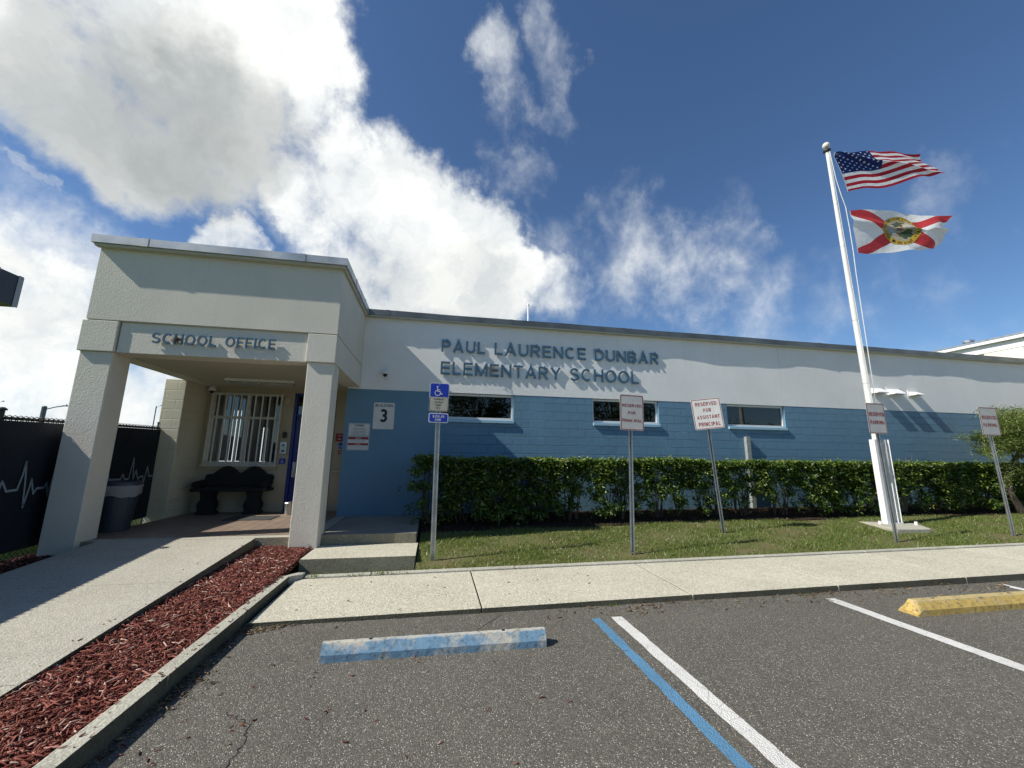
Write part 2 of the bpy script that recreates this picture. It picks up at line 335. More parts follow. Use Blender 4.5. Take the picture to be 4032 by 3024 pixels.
def mk_paint(name, col):
    s = NT(name)
    cr = s.voro(7.5, 'DISTANCE_TO_EDGE', s.obj); wob = s.noise(60, 3, 0.7); pit = s.noise(22, 5, 0.75); vn = s.voro(95, out='Color')
    c = s.mix(s.rng(s.noise(2.5, 4, 0.6), 0.35, 0.7), col, tuple(v*0.85 for v in col))
    c = s.mix(s.rng(pit, 0.50, 0.72, 0, 0.35), c, tuple(v*0.55 for v in col))
    bare = s.math('MAXIMUM', s.rng(s.math('ADD', cr, s.math('MULTIPLY', wob, 0.012)), 0.014, 0.008), s.rng(s.noise(30, 6, 0.75), 0.655, 0.70))
    c = s.mix(s.math('MULTIPLY', bare, 0.85), c, (0.06, 0.058, 0.055))
    n1 = s.bump(s.voro(95), -0.008, 0.7)
    return s.fin(c, 0.75, nrm=n1, spec=0.3)
M_LINEW = mk_paint('white_line_paint', (0.66, 0.65, 0.61))
M_LINEB = mk_paint('blue_line_paint', (0.10, 0.235, 0.37))

def mk_stop(name, col, bare, amount):
    s = NT(name)
    w = s.noise(4.0, 8, 0.70); f = s.noise(26, 5, 0.7)
    c = s.mix(s.rng(s.noise(6, 4, 0.6), 0.3, 0.7), col, tuple(v*0.72 for v in col))
    c = s.mix(s.rng(w, amount, amount+0.14), c, bare)
    sep = s.node('ShaderNodeSeparateXYZ'); s.L.new(s.obj, sep.inputs[0])
    c = s.mix(s.rng(s.math('ADD', sep.outputs[2], s.math('MULTIPLY', s.noise(9, 5, 0.7), 0.05)), 0.139, 0.150, 0, 0.8), c, bare)
    c = s.mix(s.rng(f, 0.52, 0.70, 0, 0.85), c, (0.06, 0.06, 0.052))
    return s.fin(c, 0.8, nrm=s.bump(s.noise(45, 4, 0.65), 0.005, 0.6), spec=0.3)
M_STOPB = mk_stop('worn_blue_stop', (0.155, 0.275, 0.385), (0.46, 0.43, 0.35), 0.455)
M_STOPY = mk_stop('worn_yellow_stop', (0.55, 0.385, 0.115), (0.44, 0.35, 0.17), 0.54)

def mk_leaf(name, c0, c1, c2, transl=0.35):
    s = NT(name)
    g = s.node('ShaderNodeNewGeometry'); r = g.outputs['Random Per Island']
    c = s.mix(s.rng(r, 0.0, 0.6), c0, c1); c = s.mix(s.rng(r, 0.75, 1.0), c, c2)
    s.fin(c, 0.38, spec=0.5)
    t = s.node('ShaderNodeBsdfTranslucent'); s.L.new(s.mix(1.0, c, (1.3, 1.5, 0.6), 'MULTIPLY'), t.inputs[0])
    mx = s.node('ShaderNodeMixShader'); mx.inputs[0].default_value = transl
    s.L.new(s.b.outputs[0], mx.inputs[1]); s.L.new(t.outputs[0], mx.inputs[2]); s.L.new(mx.outputs[0], s.out.inputs[0]); return s.m
M_LEAF = mk_leaf('hedge_leaf', (0.022, 0.050, 0.008), (0.070, 0.125, 0.018), (0.26, 0.30, 0.055), 0.28)
M_YOUNGLIT = mk_leaf('young_lit_hedge_leaf', (0.12, 0.19, 0.028), (0.19, 0.26, 0.042), (0.33, 0.37, 0.08), 0.35)  # top shoots; the sunlit look of the hedge top is put into this paler colour
M_TLEAF = mk_leaf('small_tree_leaf', (0.10, 0.15, 0.035), (0.18, 0.23, 0.06), (0.30, 0.28, 0.09))
M_DLEAF = mk_leaf('street_tree_leaf', (0.03, 0.055, 0.015), (0.05, 0.085, 0.02), (0.07, 0.11, 0.03), 0.2)
M_BLADE = mk_leaf('grass_blade', (0.095, 0.145, 0.030), (0.165, 0.215, 0.052), (0.33, 0.29, 0.12), 0.40)

def mk_chip(name, cols):
    s = NT(name)
    g = s.node('ShaderNodeNewGeometry'); r = g.outputs['Random Per Island']
    cr = s.node('ShaderNodeValToRGB'); s.L.new(r, cr.inputs[0]); cr.color_ramp.interpolation = 'CONSTANT'
    e = cr.color_ramp.elements
    for i, (p, c) in enumerate(cols):
        q = e[i] if i < 2 else e.new(p)
        q.position = p; q.color = (*c, 1)
    return s.fin(s.mix(s.rng(s.noise(60, 3, 0.6), 0.3, 0.8, 0, 0.4), cr.outputs[0], (0.03, 0.012, 0.008)), 0.75, spec=0.3)
M_CHIP = mk_chip('red_mulch_chip', [(0, (0.17, 0.042, 0.028)), (0.28, (0.23, 0.062, 0.040)), (0.5, (0.10, 0.024, 0.016)), (0.70, (0.31, 0.10, 0.07)), (0.88, (0.40, 0.20, 0.15)), (0.955, (0.66, 0.50, 0.40))])
M_OLDCHIP = mk_chip('old_mulch_chip', [(0, (0.05, 0.030, 0.022)), (0.35, (0.085, 0.045, 0.03)), (0.7, (0.03, 0.02, 0.016)), (0.9, (0.16, 0.09, 0.06)), (0.97, (0.28, 0.20, 0.14))])
M_STRAW = mk_chip('straw_debris', [(0, (0.20, 0.14, 0.07)), (0.4, (0.10, 0.06, 0.035)), (0.7, (0.30, 0.23, 0.12)), (0.9, (0.06, 0.04, 0.03))])

def mk_soil(name, c0, c1, c2):
    s = NT(name)
    c = s.mix(s.rng(s.noise(2.2, 6, 0.7), 0.35, 0.65), c0, c1); c = s.mix(s.rng(s.noise(45, 4, 0.7), 0.45, 0.7, 0, 0.7), c, c2)
    return s.fin(c, 0.95, nrm=s.bump(s.noise(60, 4, 0.7), 0.02, 0.8), spec=0.1)
M_LAWN = mk_soil('lawn_soil', (0.115, 0.135, 0.045), (0.17, 0.135, 0.075), (0.080, 0.095, 0.032))
M_SOIL = mk_soil('mulch_soil', (0.035, 0.011, 0.008), (0.032, 0.011, 0.008), (0.012, 0.005, 0.004))
M_DARKSOIL = mk_soil('dark_bed_soil', (0.03, 0.022, 0.016), (0.05, 0.034, 0.024), (0.02, 0.014, 0.010))
M_FIELD = mk_soil('field_grass', (0.10, 0.14, 0.035), (0.13, 0.17, 0.05), (0.07, 0.10, 0.025))

# ------------------------------------------------------------------ helpers: mesh builder (world coordinates)
class MB:
    def __init__(s): s.v = []; s.f = []; s.m = []
    def add(s, vs, fs, mi=0):
        o = len(s.v); s.v += [tuple(p) for p in vs]; s.f += [tuple(i+o for i in f) for f in fs]; s.m += [mi]*len(fs); return s
    def box(s, x0, x1, y0, y1, z0, z1, mi=0):
        return s.add([(x0, y0, z0), (x1, y0, z0), (x1, y1, z0), (x0, y1, z0), (x0, y0, z1), (x1, y0, z1), (x1, y1, z1), (x0, y1, z1)],
                     [(0, 3, 2, 1), (4, 5, 6, 7), (0, 1, 5, 4), (1, 2, 6, 5), (2, 3, 7, 6), (3, 0, 4, 7)], mi)
    def tube(s, pts, r, n=8, mi=0, cap=True):
        pts = [Vector(p) for p in pts]; rs = r if isinstance(r, (list, tuple)) else [r]*len(pts)
        o = len(s.v); up = Vector((0.3, 0.5, 1)).normalized()
        for i, p in enumerate(pts):
            t = (pts[min(i+1, len(pts)-1)] - pts[max(i-1, 0)]).normalized()
            a = t.cross(up)
            if a.length < 1e-3: a = t.cross(Vector((1, 0, 0)))
            a.normalize(); b = t.cross(a).normalized()
            for k in range(n):
                an = 2*math.pi*k/n; q = p + (a*math.cos(an) + b*math.sin(an))*rs[i]; s.v.append(tuple(q))
        for i in range(len(pts)-1):
            for k in range(n):
                s.f.append((o+i*n+k, o+i*n+(k+1) % n, o+(i+1)*n+(k+1) % n, o+(i+1)*n+k)); s.m.append(mi)
        if cap:
            s.f.append(tuple(o+k for k in range(n))[::-1]); s.m.append(mi)
            s.f.append(tuple(o+(len(pts)-1)*n+k for k in range(n))); s.m.append(mi)
        return s
    def lathe(s, cx, cy, prof, n=24, mi=0):       # prof = [(r, z)...]
        o = len(s.v)
        for r, z in prof:
            for k in range(n):
                a = 2*math.pi*k/n; s.v.append((cx+r*math.cos(a), cy+r*math.sin(a), z))
        for i in range(len(prof)-1):
            for k in range(n):
                s.f.append((o+i*n+k, o+i*n+(k+1) % n, o+(i+1)*n+(k+1) % n, o+(i+1)*n+k)); s.m.append(mi)
        s.f.append(tuple(o+k for k in range(n))[::-1]); s.m.append(mi)
        s.f.append(tuple(o+(len(prof)-1)*n+k for k in range(n))); s.m.append(mi)
        return s
    def prism(s, poly, fr, t, mi=0):              # poly in (a,b) of frame fr=(o,ux,uy,n), extruded t along n
        O, ux, uy, nn = fr; n = len(poly)
        A = [O+ux*a+uy*b for a, b in poly]; B = [p+nn*t for p in A]
        return s.add([tuple(p) for p in A+B], [tuple(range(n))[::-1], tuple(range(n, 2*n))] + [(i, (i+1) % n, n+(i+1) % n, n+i) for i in range(n)], mi)
    def build(s, name, mat, parent=None, bevel=0.0, smooth=False, seg=2):
        me = bpy.data.meshes.new(name); me.from_pydata(s.v, [], s.f)
        for m in (mat if isinstance(mat, (list, tuple)) else [mat]): me.materials.append(m)
        if any(s.m): me.polygons.foreach_set('material_index', s.m)
        if smooth: me.polygons.foreach_set('use_smooth', [True]*len(me.polygons))
        me.update()
        o = bpy.data.objects.new(name, me); COL.objects.link(o)
        if parent is not None: attach(o, parent)
        if bevel:
            b = o.modifiers.new('bevel', 'BEVEL'); b.width = bevel; b.segments = seg; b.limit_method = 'ANGLE'; b.angle_limit = R(40)
        return o
WORLD_LOC = {}
def wloc(o):
    l = Vector((0, 0, 0))
    while o is not None: l = l + Vector(o.location); o = o.parent if False else None
    return l
def attach(o, parent):
    """o's mesh is in world coordinates and o sits at the origin; keep it there under its parent"""
    p = Vector(parent.location) if parent.type == 'EMPTY' else Vector((0, 0, 0))
    o.parent = parent; o.matrix_parent_inverse = Matrix.Translation(-p)

def frame(center, w, h, roll=0.0, yaw=0.0, pitch=0.0):
    """sign frame facing -Y: origin at lower left corner of a w x h plate"""
    ux = Vector((1, 0, 0)); uy = Vector((0, 0, 1)); n = Vector((0, -1, 0))
    m = Matrix.Rotation(yaw, 3, 'Z') @ Matrix.Rotation(pitch, 3, 'X') @ Matrix.Rotation(-roll, 3, 'Y')
    ux, uy, n = m @ ux, m @ uy, m @ n
    return (Vector(center) - ux*w/2 - uy*h/2, ux, uy, n)
def rrect(x0, y0, x1, y1, r, k=5):
    P = []
    for cx, cy, a0 in ((x1-r, y0+r, -90), (x1-r, y1-r, 0), (x0+r, y1-r, 90), (x0+r, y0+r, 180)):
        for i in range(k+1):
            a = R(a0 + 90*i/k); P.append((cx+r*math.cos(a), cy+r*math.sin(a)))
    return P
def ring(mb, outer, inner, fr, t, mi=0):
    O, ux, uy, nn = fr; n = len(outer)
    pts = [O+ux*a+uy*b+nn*t for a, b in outer] + [O+ux*a+uy*b+nn*t for a, b in inner]
    mb.add([tuple(p) for p in pts], [(i, (i+1) % n, n+(i+1) % n, n+i) for i in range(n)], mi)

def arc(cx, cy, rx, ry, a0, a1, n=10): return [(cx+rx*math.cos(R(a0+(a1-a0)*i/n)), cy+ry*math.sin(R(a0+(a1-a0)*i/n))) for i in range(n+1)]
GW = dict(A=.84, B=.72, C=.80, D=.78, E=.66, F=.62, G=.82, H=.74, I=.24, K=.74, L=.60, M=.90, N=.76, O=.86, P=.70, R=.74, S=.72, T=.70, U=.74, V=.80, W=1.1, Y=.80)
def gwidth(c): return GW.get(c, .30 if c == ' ' else .22 if c == '.' else .62)
def glyph(c, hx, hy):
    """centre lines of a plain sans capital in a box gwidth x 1; hx, hy = half stroke in x and y"""
    w = gwidth(c); l, r, b, t, m = hx, w-hx, hy, 1-hy, .5; cx = w/2
    q = (t-b)/4; ox = (r-l)/2
    if c == 'A': return [[(l, 0), (cx, 1-hy*.3), (r, 0)], [(w*.20, .32), (w*.80, .32)]]
    if c == 'B': return [[(l, 0), (l, 1)], [(l, t), (r-q*1.1, t)]+arc(r-q*1.1, t-q, q*1.0, q, 90, -90)+[(l, t-2*q)], [(l, b), (r-q, b)]+arc(r-q, b+q, q, q, -90, 90)+[(l, b+2*q)]]
    if c == 'C': return [arc(cx, m, ox, .5-hy, 48, 312, 20)]
    if c == 'G': return [arc(cx, m, ox, .5-hy, 48, 340, 22)+[(r, .45), (cx+.05, .45)]]
    if c == 'D': return [[(l, 0), (l, 1)], [(l, t), (cx-.04, t)]+arc(cx-.04, m, r-cx+.04, .5-hy, 90, -90, 14)+[(l, b)]]
    if c == 'E': return [[(l, 0), (l, 1)], [(l, t), (w, t)], [(l, .52), (w*.93, .52)], [(l, b), (w, b)]]
    if c == 'F': return [[(l, 0), (l, 1)], [(l, t), (w, t)], [(l, .50), (w*.9, .50)]]
    if c == 'H': return [[(l, 0), (l, 1)], [(r, 0), (r, 1)], [(l, .52), (r, .52)]]
    if c == 'I': return [[(cx, 0), (cx, 1)]]
    if c == 'K': return [[(l, 0), (l, 1)], [(r, 1), (l, .40)], [(l+.2, .58), (r, 0)]]
    if c == 'L': return [[(l, 0), (l, 1)], [(l, b), (w, b)]]
    if c == 'M': return [[(l, 0), (l, 1)], [(r, 0), (r, 1)], [(l, 1-hy*.4), (cx, .04)], [(r, 1-hy*.4), (cx, .04)]]
    if c == 'N': return [[(l, 0), (l, 1)], [(r, 0), (r, 1)], [(l, 1-hy*.5), (r, hy*.5)]]
    if c in 'O0': return [arc(cx, m, ox, .5-hy, 0, 360, 26)]
    if c == 'P': return [[(l, 0), (l, 1)], [(l, t), (r-q*1.1, t)]+arc(r-q*1.1, t-q*1.1, q*1.1, q*1.1, 90, -90)+[(l, t-2.2*q)]]
    if c == 'R': return [[(l, 0), (l, 1)], [(l, t), (r-q*1.1, t)]+arc(r-q*1.1, t-q*1.05, q*1.1, q*1.05, 90, -90)+[(l, t-2.1*q)], [(cx, t-2.1*q), (r, 0)]]
    if c == 'S': return [arc(cx, t-q, ox*.92, q, 25, 180, 10)+arc(cx, t-q, ox*.92, q, 190, 262, 4)+arc(cx, b+q, ox, q, 82, -155, 14)]
    if c == 'T': return [[(cx, 0), (cx, 1)], [(0, t), (w, t)]]
    if c == 'U': return [[(l, 1)]+arc(cx, b+ox, ox, ox, 180, 360, 14)+[(r, 1)]]
    if c == 'V': return [[(l, 1), (cx, hy*.3), (r, 1)]]
    if c == 'Y': return [[(l, 1), (cx, .42), (r, 1)], [(cx, .42), (cx, 0)]]
    if c == 'W': return [[(l, 1), (w*.28, hy*.3), (cx, 1-hy), (w*.72, hy*.3), (r, 1)]]
    if c == '2': return [arc(cx, t-q*1.2, ox, q*1.2, 165, -30, 10)+[(l, b)], [(l, b), (w, b)]]
    if c == '3': return [arc(cx, t-q, ox*.9, q, 150, -85, 12)+[(cx-.06, .52)], [(cx-.06, .51)]+arc(cx, b+q*1.05, ox, q*1.05, 85, -150, 12)]
    if c == '5': return [[(r, t), (l+.04, t), (l, .50)]+arc(cx, b+q*1.3, ox, q*1.3, 140, -150, 14)]
    if c == '$': return glyph('S', hx, hy)+[[(.36, -.1), (.36, 1.1)]] if False else [[(x*.86, y) for x, y in p] for p in glyph('S', hx, hy)]+[[(.31, -.10), (.31, 1.10)]]
    if c == '.': return [[(cx, 0), (cx, hy*2)]]
    return []
def ribbon(mb, fr, P, w, off, depth):
    """mitred strip of width w along P (metres in the frame), from off to off+depth along the normal"""
    O, ux, uy, nn = fr; n = len(P); Lp = []; Rp = []
    closed = math.hypot(P[0][0]-P[-1][0], P[0][1]-P[-1][1]) < 1e-6 and n > 3
    def nrm(a, b):
        dx, dy = b[0]-a[0], b[1]-a[1]; l = math.hypot(dx, dy) or 1; return (-dy/l, dx/l)
    for i, p in enumerate(P):
        n0 = nrm(P[i-1], p) if i > 0 else (nrm(P[-2], P[-1]) if closed else None); n1 = nrm(p, P[i+1]) if i < n-1 else (nrm(P[0], P[1]) if closed else None)
        if n0 is None: mx, my, k = n1[0], n1[1], 1
        elif n1 is None: mx, my, k = n0[0], n0[1], 1
        else:
            mx, my = n0[0]+n1[0], n0[1]+n1[1]; l = math.hypot(mx, my) or 1; mx, my = mx/l, my/l; k = 1/max(.38, mx*n0[0]+my*n0[1])
        Lp.append((p[0]+mx*w/2*k, p[1]+my*w/2*k)); Rp.append((p[0]-mx*w/2*k, p[1]-my*w/2*k))
    T = lambda q, d: tuple(O+ux*q[0]+uy*q[1]+nn*d)
    if depth <= 0:
        mb.add([T(q, off) for q in Lp]+[T(q, off) for q in Rp], [(i, n+i, n+i+1, i+1) for i in range(n-1)]); return
    V = [T(q, off+depth) for q in Lp]+[T(q, off+depth) for q in Rp]+[T(q, off) for q in Lp]+[T(q, off) for q in Rp]
    F = []
    for i in range(n-1): F += [(i, n+i, n+i+1, i+1), (2*n+i, 2*n+i+1, 3*n+i+1, 3*n+i), (i, i+1, 2*n+i+1, 2*n+i), (n+i, 3*n+i, 3*n+i+1, n+i+1)]
    if not closed: F += [(0, 2*n, 3*n, n), (n-1, 2*n-1, 4*n-1, 3*n-1)]
    mb.add(V, F)
def capitals(s, x0, x1, y0, y1, stroke):
    """[(char, [polylines in metres])] of one line of capitals filling x0..x1, y0..y1"""
    gap = .17; tot = sum(gwidth(c) for c in s)+gap*(len(s)-1); kx = (x1-x0)/tot; ky = y1-y0; x = 0; out = []
    for c in s:
        out.append((c, [[(x0+(x+a)*kx, y0+b*ky) for a, b in P] for P in glyph(c, stroke/2/kx, stroke/2/ky)])); x += gwidth(c)+gap
    return out
def put_caps(mb, s, fr, x0, x1, y0, y1, off, stroke):
    for c, PL in capitals(s, x0, x1, y0, y1, stroke):
        for k, P in enumerate(PL): ribbon(mb, fr, P, stroke, off+k*.0003, 0)
_tc = {}
def text_mesh(s, bold=0.0, ext=0.0):
    key = (s, bold, ext)
    if key in _tc: return _tc[key]
    c = bpy.data.curves.new('txt', 'FONT'); c.body = s; c.size = 1; c.offset = bold; c.extrude = ext; c.resolution_u = 4; c.fill_mode = 'BOTH' if ext else 'FRONT'
    o = bpy.data.objects.new('txt', c); COL.objects.link(o); bpy.context.view_layer.update()
    me = o.evaluated_get(bpy.context.evaluated_depsgraph_get()).to_mesh()
    V = [tuple(v.co) for v in me.vertices]; F = [tuple(p.vertices) for p in me.polygons]
    o.evaluated_get(bpy.context.evaluated_depsgraph_get()).to_mesh_clear()
    bpy.data.objects.remove(o); bpy.data.curves.remove(c)
    x0 = min(v[0] for v in V); x1 = max(v[0] for v in V); y0 = min(v[1] for v in V); y1 = max(v[1] for v in V)
    z0 = min(v[2] for v in V); z1 = max(v[2] for v in V)
    V = [((v[0]-x0)/(x1-x0), (v[1]-y0)/(y1-y0), (v[2]-z0)/(z1-z0) if z1 > z0 else 0.0) for v in V]
    _tc[key] = (V, F, (x1-x0)/(y1-y0)); return _tc[key]
def put_text(mb, s, fr, x0, x1, y0, y1, off, bold=0.0, mi=0):
    V, F, asp = text_mesh(s, bold); O, ux, uy, n = fr
    mb.add([tuple(O+ux*(x0+(x1-x0)*a)+uy*(y0+(y1-y0)*b)+n*off) for a, b, c in V], F, mi)

rng = np.random.default_rng(7); random.seed(5)
def scatter(name, mat, P, make, parent=None):
    """P: list of placements; make(p) -> (verts, faces); all joined"""
    mb = MB()
    for p in P: mb.add(*make(p))
    return mb.build(name, mat, parent)

# ------------------------------------------------------------------ ground levels
def sw(x): return 0.045 + 0.005*min(max(x, -2), 14)
def lz(x, y): return sw(x) + 0.02 + 0.085*(y-5.97)
def rz(y): return .34-(7.10-y)*.0755 if y > 2.8 else .34-4.3*.0755+(y-2.8)*.012
def mz(y): return max(-0.015, 0.01+0.045*(y-3.5))
def lbz(y): return 0.12+0.03*(y-5)

# ================================================================== SETTING
g = MB(); g.add([(-400, -300, -0.06), (400, -300, -0.06), (400, 400, -0.06), (-400, 400, -0.06)], [(0, 1, 2, 3)])
tag(g.build('ground', M_FIELD), kind='structure')
g = MB(); g.add([(-1.72, -60, 0), (60, -60, 0), (60, 4.6, 0), (-1.72, 4.6, 0)], [(0, 1, 2, 3)])
def crack(mb, pts, w0):
    for (x0, y0), (x1, y1) in zip(pts, pts[1:]):
        w = random.uniform(.35, .95)*w0
        dx, dy = x1-x0, y1-y0; l = math.hypot(dx, dy); nx, ny = -dy/l*w/2, dx/l*w/2
        mb.add([(x0-nx, y0-ny, .003), (x1-nx, y1-ny, .003), (x1+nx, y1+ny, .003), (x0+nx, y0+ny, .003)], [(0, 1, 2, 3)], 1)
def jag(a, b, n, amp):
    P = []
    for i in range(n+1):
        t = i/n; P.append((a[0]+(b[0]-a[0])*t+random.uniform(-amp, amp), a[1]+(b[1]-a[1])*t+random.uniform(-amp, amp)))
    return P
c1 = jag((-0.93, 2.0), (-1.00, 2.95), 34, 0.017); crack(g, c1, 0.010)
crack(g, jag(c1[-1], (-1.22, 3.12), 16, 0.015), 0.006); crack(g, jag((0.45, 4.05), (0.75, 4.4), 8, 0.015), 0.006)
crack(g, jag((-0.85, 1.2), (-0.93, 2.0), 10, 0.016), 0.010)
tag(g.build('parking_lot', [M_ASPH, M_CRACK]), kind='structure')

def stripe(name, mat, x0, x1, y0, y1, lean=0.0):
    mb = MB(); n = 60; L = []; Rr = []
    for i in range(n+1):
        y = y0+(y1-y0)*i/n; dx = lean*(y-y1)
        L.append((x0+dx+random.uniform(-.006, .006), y, .004)); Rr.append((x1+dx+random.uniform(-.006, .006), y, .004))
    mb.add(L+Rr, [(i, n+1+i, n+2+i, i+1) for i in range(n)]); return tag(mb.build(name, mat), kind='structure')
stripe('blue_parking_stripe', M_LINEB, 1.634, 1.727, -1.5, 4.16)
stripe('white_parking_stripe', M_LINEW, 1.847, 1.967, -1.5, 4.17)
stripe('white_parking_stripe', M_LINEW, 4.574, 4.72, -1.5, 4.28)
stripe('white_parking_stripe', M_LINEW, 7.44, 7.57, -1.5, 4.40)
stripe('white_parking_stripe', M_LINEW, 10.2, 10.33, -1.5, 4.40)

# sidewalk slabs
g = MB(); E = [-1.66, .56, 3.0, 5.03, 7.1, 9.2, 11.3, 13.4, 15.5, 17.6, 19.7, 22, 24]
for a, b in zip(E, E[1:]):
    a2, b2 = a+.008, b-.008; z0, z1 = sw(a), sw(b)
    V = [(a2, 4.488, -.05), (b2, 4.488, -.05), (b2, 5.84, -.05), (a2, 5.84, -.05), (a2, 4.488, z0), (b2, 4.488, z1), (b2, 5.84, z1+.012), (a2, 5.84, z0+.012)]
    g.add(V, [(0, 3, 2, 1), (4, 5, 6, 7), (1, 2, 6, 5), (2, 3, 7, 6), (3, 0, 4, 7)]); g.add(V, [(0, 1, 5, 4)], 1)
from_v = g
tag(g.build('sidewalk', [M_SIDEWALK, M_KERBDIRTY], bevel=0.005), kind='structure')
g = MB(); g.add([(-1.70, 4.46, -.004), (24, 4.46, -.004), (24, 5.99, .03), (-1.70, 5.99, .03)], [(0, 1, 2, 3)])
for b in E[1:-1]: g.add([(b-.0078, 4.50, sw(b)-.005), (b+.0078, 4.50, sw(b)-.005), (b+.0078, 5.838, sw(b)+.007), (b-.0078, 5.838, sw(b)+.007)], [(0, 1, 2, 3)])
g.add([(-1.66, 5.8405, sw(0)-.02), (24, 5.8405, sw(14)), (24, 5.8615, sw(14)), (-1.58, 5.8615, sw(0)-.02)], [(0, 1, 2, 3)])
for y in (1.7, 3.54, 5.33): g.add([(-4.74, y-.0028, rz(y)-.005), (-2.66, y-.0028, rz(y)-.005), (-2.66, y+.0028, rz(y)-.005), (-4.74, y+.0028, rz(y)-.005)], [(0, 1, 2, 3)])
tag(g.build('joint_dirt', M_DARKSOIL), kind='structure')
# kerb: up the mulch bed, across the foot of the steps, then flush along the lawn
g = MB()
ys = [-3, -1, 1, 2.2, 3.4, 4.5, 5.72]
for a, b in zip(ys, ys[1:]):
    V = [(-1.82, a+.002, -.05), (-1.70, a+.002, -.05), (-1.70, b-.002, -.05), (-1.82, b-.002, -.05), (-1.82, a+.002, .12), (-1.705, a+.002, .12), (-1.705, b-.002, .12), (-1.82, b-.002, .12)]
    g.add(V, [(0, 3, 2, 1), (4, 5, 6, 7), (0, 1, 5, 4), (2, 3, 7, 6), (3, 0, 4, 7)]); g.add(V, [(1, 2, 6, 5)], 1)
g.add([(-1.82, 5.722, -.05), (-1.70, 5.722, -.05), (-1.58, 5.86, -.05), (-1.58, 5.972, -.05), (-1.68, 5.972, -.05),
       (-1.82, 5.722, .12), (-1.70, 5.722, .12), (-1.58, 5.86, .10), (-1.58, 5.972, .10), (-1.68, 5.972, .10)],
      [(4, 3, 2, 1, 0), (5, 6, 7, 8, 9), (0, 1, 6, 5), (1, 2, 7, 6), (2, 3, 8, 7), (3, 4, 9, 8), (4, 0, 5, 9)])
xs = [-1.575, -.75, 1.2, 3.2, 5.2, 7.2, 9.2, 11.2, 13.2, 15.2, 18, 21, 24]
for a, b in zip(xs, xs[1:]):
    z0, z1 = sw(a)+.03, sw(b)+.03
    V = [(a+.003, 5.862, -.05), (b-.003, 5.862, -.05), (b-.003, 5.972, -.05), (a+.003, 5.972, -.05), (a+.003, 5.862, z0), (b-.003, 5.862, z1), (b-.003, 5.972, z1), (a+.003, 5.972, z0)]
    g.add(V, [(0, 3, 2, 1), (4, 5, 6, 7), (0, 1, 5, 4), (1, 2, 6, 5), (2, 3, 7, 6), (3, 0, 4, 7)])
tag(g.build('kerb', [M_KERB, M_KERBDIRTY], bevel=0.014), kind='structure')

# lawn, beds
def sheet(name, mat, x0, x1, y0, y1, zf, nx, ny, wob=0.0):
    mb = MB(); V = []
    for j in range(ny+1):
        for i in range(nx+1):
            x = x0+(x1-x0)*i/nx; y = y0+(y1-y0)*j/ny; V.append((x, y, zf(x, y)+(random.uniform(-wob, wob) if wob else 0)))
    mb.add(V, [(j*(nx+1)+i, j*(nx+1)+i+1, (j+1)*(nx+1)+i+1, (j+1)*(nx+1)+i) for j in range(ny) for i in range(nx)])
    return tag(mb.build(name, mat), kind='structure')
sheet('lawn', M_LAWN, -.19, 24, 5.974, 9.36, lambda x, y: lz(x, y)-.012, 120, 24, .006)
BEDY = lambda x: 8.02 - 0.35*max(0, 1-abs(x-1)/2.5) + 0.12*math.sin(x*1.3) + .12
mb = MB(); V = []
for i in range(121):
    x = -.19+24.19*i/120
    for t in (0, .33, .66, 1): y = BEDY(x)+(9.36-BEDY(x))*t; V.append((x, y, lz(x, y)+.006))
mb.add(V, [(i*4+k, (i+1)*4+k, (i+1)*4+k+1, i*4+k+1) for i in range(120) for k in range(3)])
tag(mb.build('hedge_bed', M_DARKSOIL), kind='structure')
sheet('mulch_bed', M_SOIL, -2.70, -1.80, -3, 5.80, lambda x, y: mz(y), 8, 60, .006)
sheet('mulch_bed', M_SOIL, -2.72, -1.76, 5.80, 7.2, lambda x, y: mz(y)+(-.0), 8, 12, .004)
sheet('mulch_bed', M_SOIL, -5.56, -4.72, -3, 7.2, lambda x, y: lbz(y), 8, 60, .006)
sheet('grass_field', M_FIELD, -60, -5.56, -10, 60, lambda x, y: .18, 10, 10)

# ramp
g = MB()
for a, b in ((-3, 1.7), (1.7, 3.54), (3.54, 5.33), (5.33, 7.10)):
    yy = [a+.003]+([2.8] if a < 2.8 < b else [])+[b-.003]
    for p, q in zip(yy, yy[1:]):
        V = [(-4.75, p, -.05), (-2.65, p, -.05), (-2.65, q, -.05), (-4.75, q, -.05), (-4.75, p, rz(p)), (-2.65, p, rz(p)), (-2.65, q, rz(q)), (-4.75, q, rz(q))]
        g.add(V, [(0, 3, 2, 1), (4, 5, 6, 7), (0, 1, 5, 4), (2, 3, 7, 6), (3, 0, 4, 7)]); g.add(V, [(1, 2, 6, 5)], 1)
tag(g.build('ramp', [M_RAMP, M_KERBDIRTY], bevel=0.012), kind='structure')
# porch slab with tile inlay
g = MB(); V = [(-5.19, 7.104, -.05), (-1.78, 7.104, -.05), (-1.78, 10.24, -.05), (-5.19, 10.24, -.05), (-5.19, 7.104, .34), (-1.78, 7.104, .34), (-1.78, 10.24, .34), (-5.19, 10.24, .34)]
g.add(V, [(0, 3, 2, 1), (4, 5, 6, 7), (1, 2, 6, 5), (2, 3, 7, 6), (3, 0, 4, 7)]); g.add(V, [(0, 1, 5, 4)], 1)
tag(g.build('porch_slab', [M_RAMP, M_RISER], bevel=.010), kind='structure')
g = MB(); g.add([(-4.93, 7.30, .3435), (-1.98, 7.30, .3435), (-1.98, 10.24, .3435), (-4.93, 10.24, .3435)], [(0, 1, 2, 3)])
g.add([(-5.19, 7.42, .3435), (-4.93, 7.42, .3435), (-4.93, 10.24, .3435), (-5.19, 10.24, .3435)], [(0, 1, 2, 3)])
tag(g.build('porch_tiles', M_TILE), kind='structure')

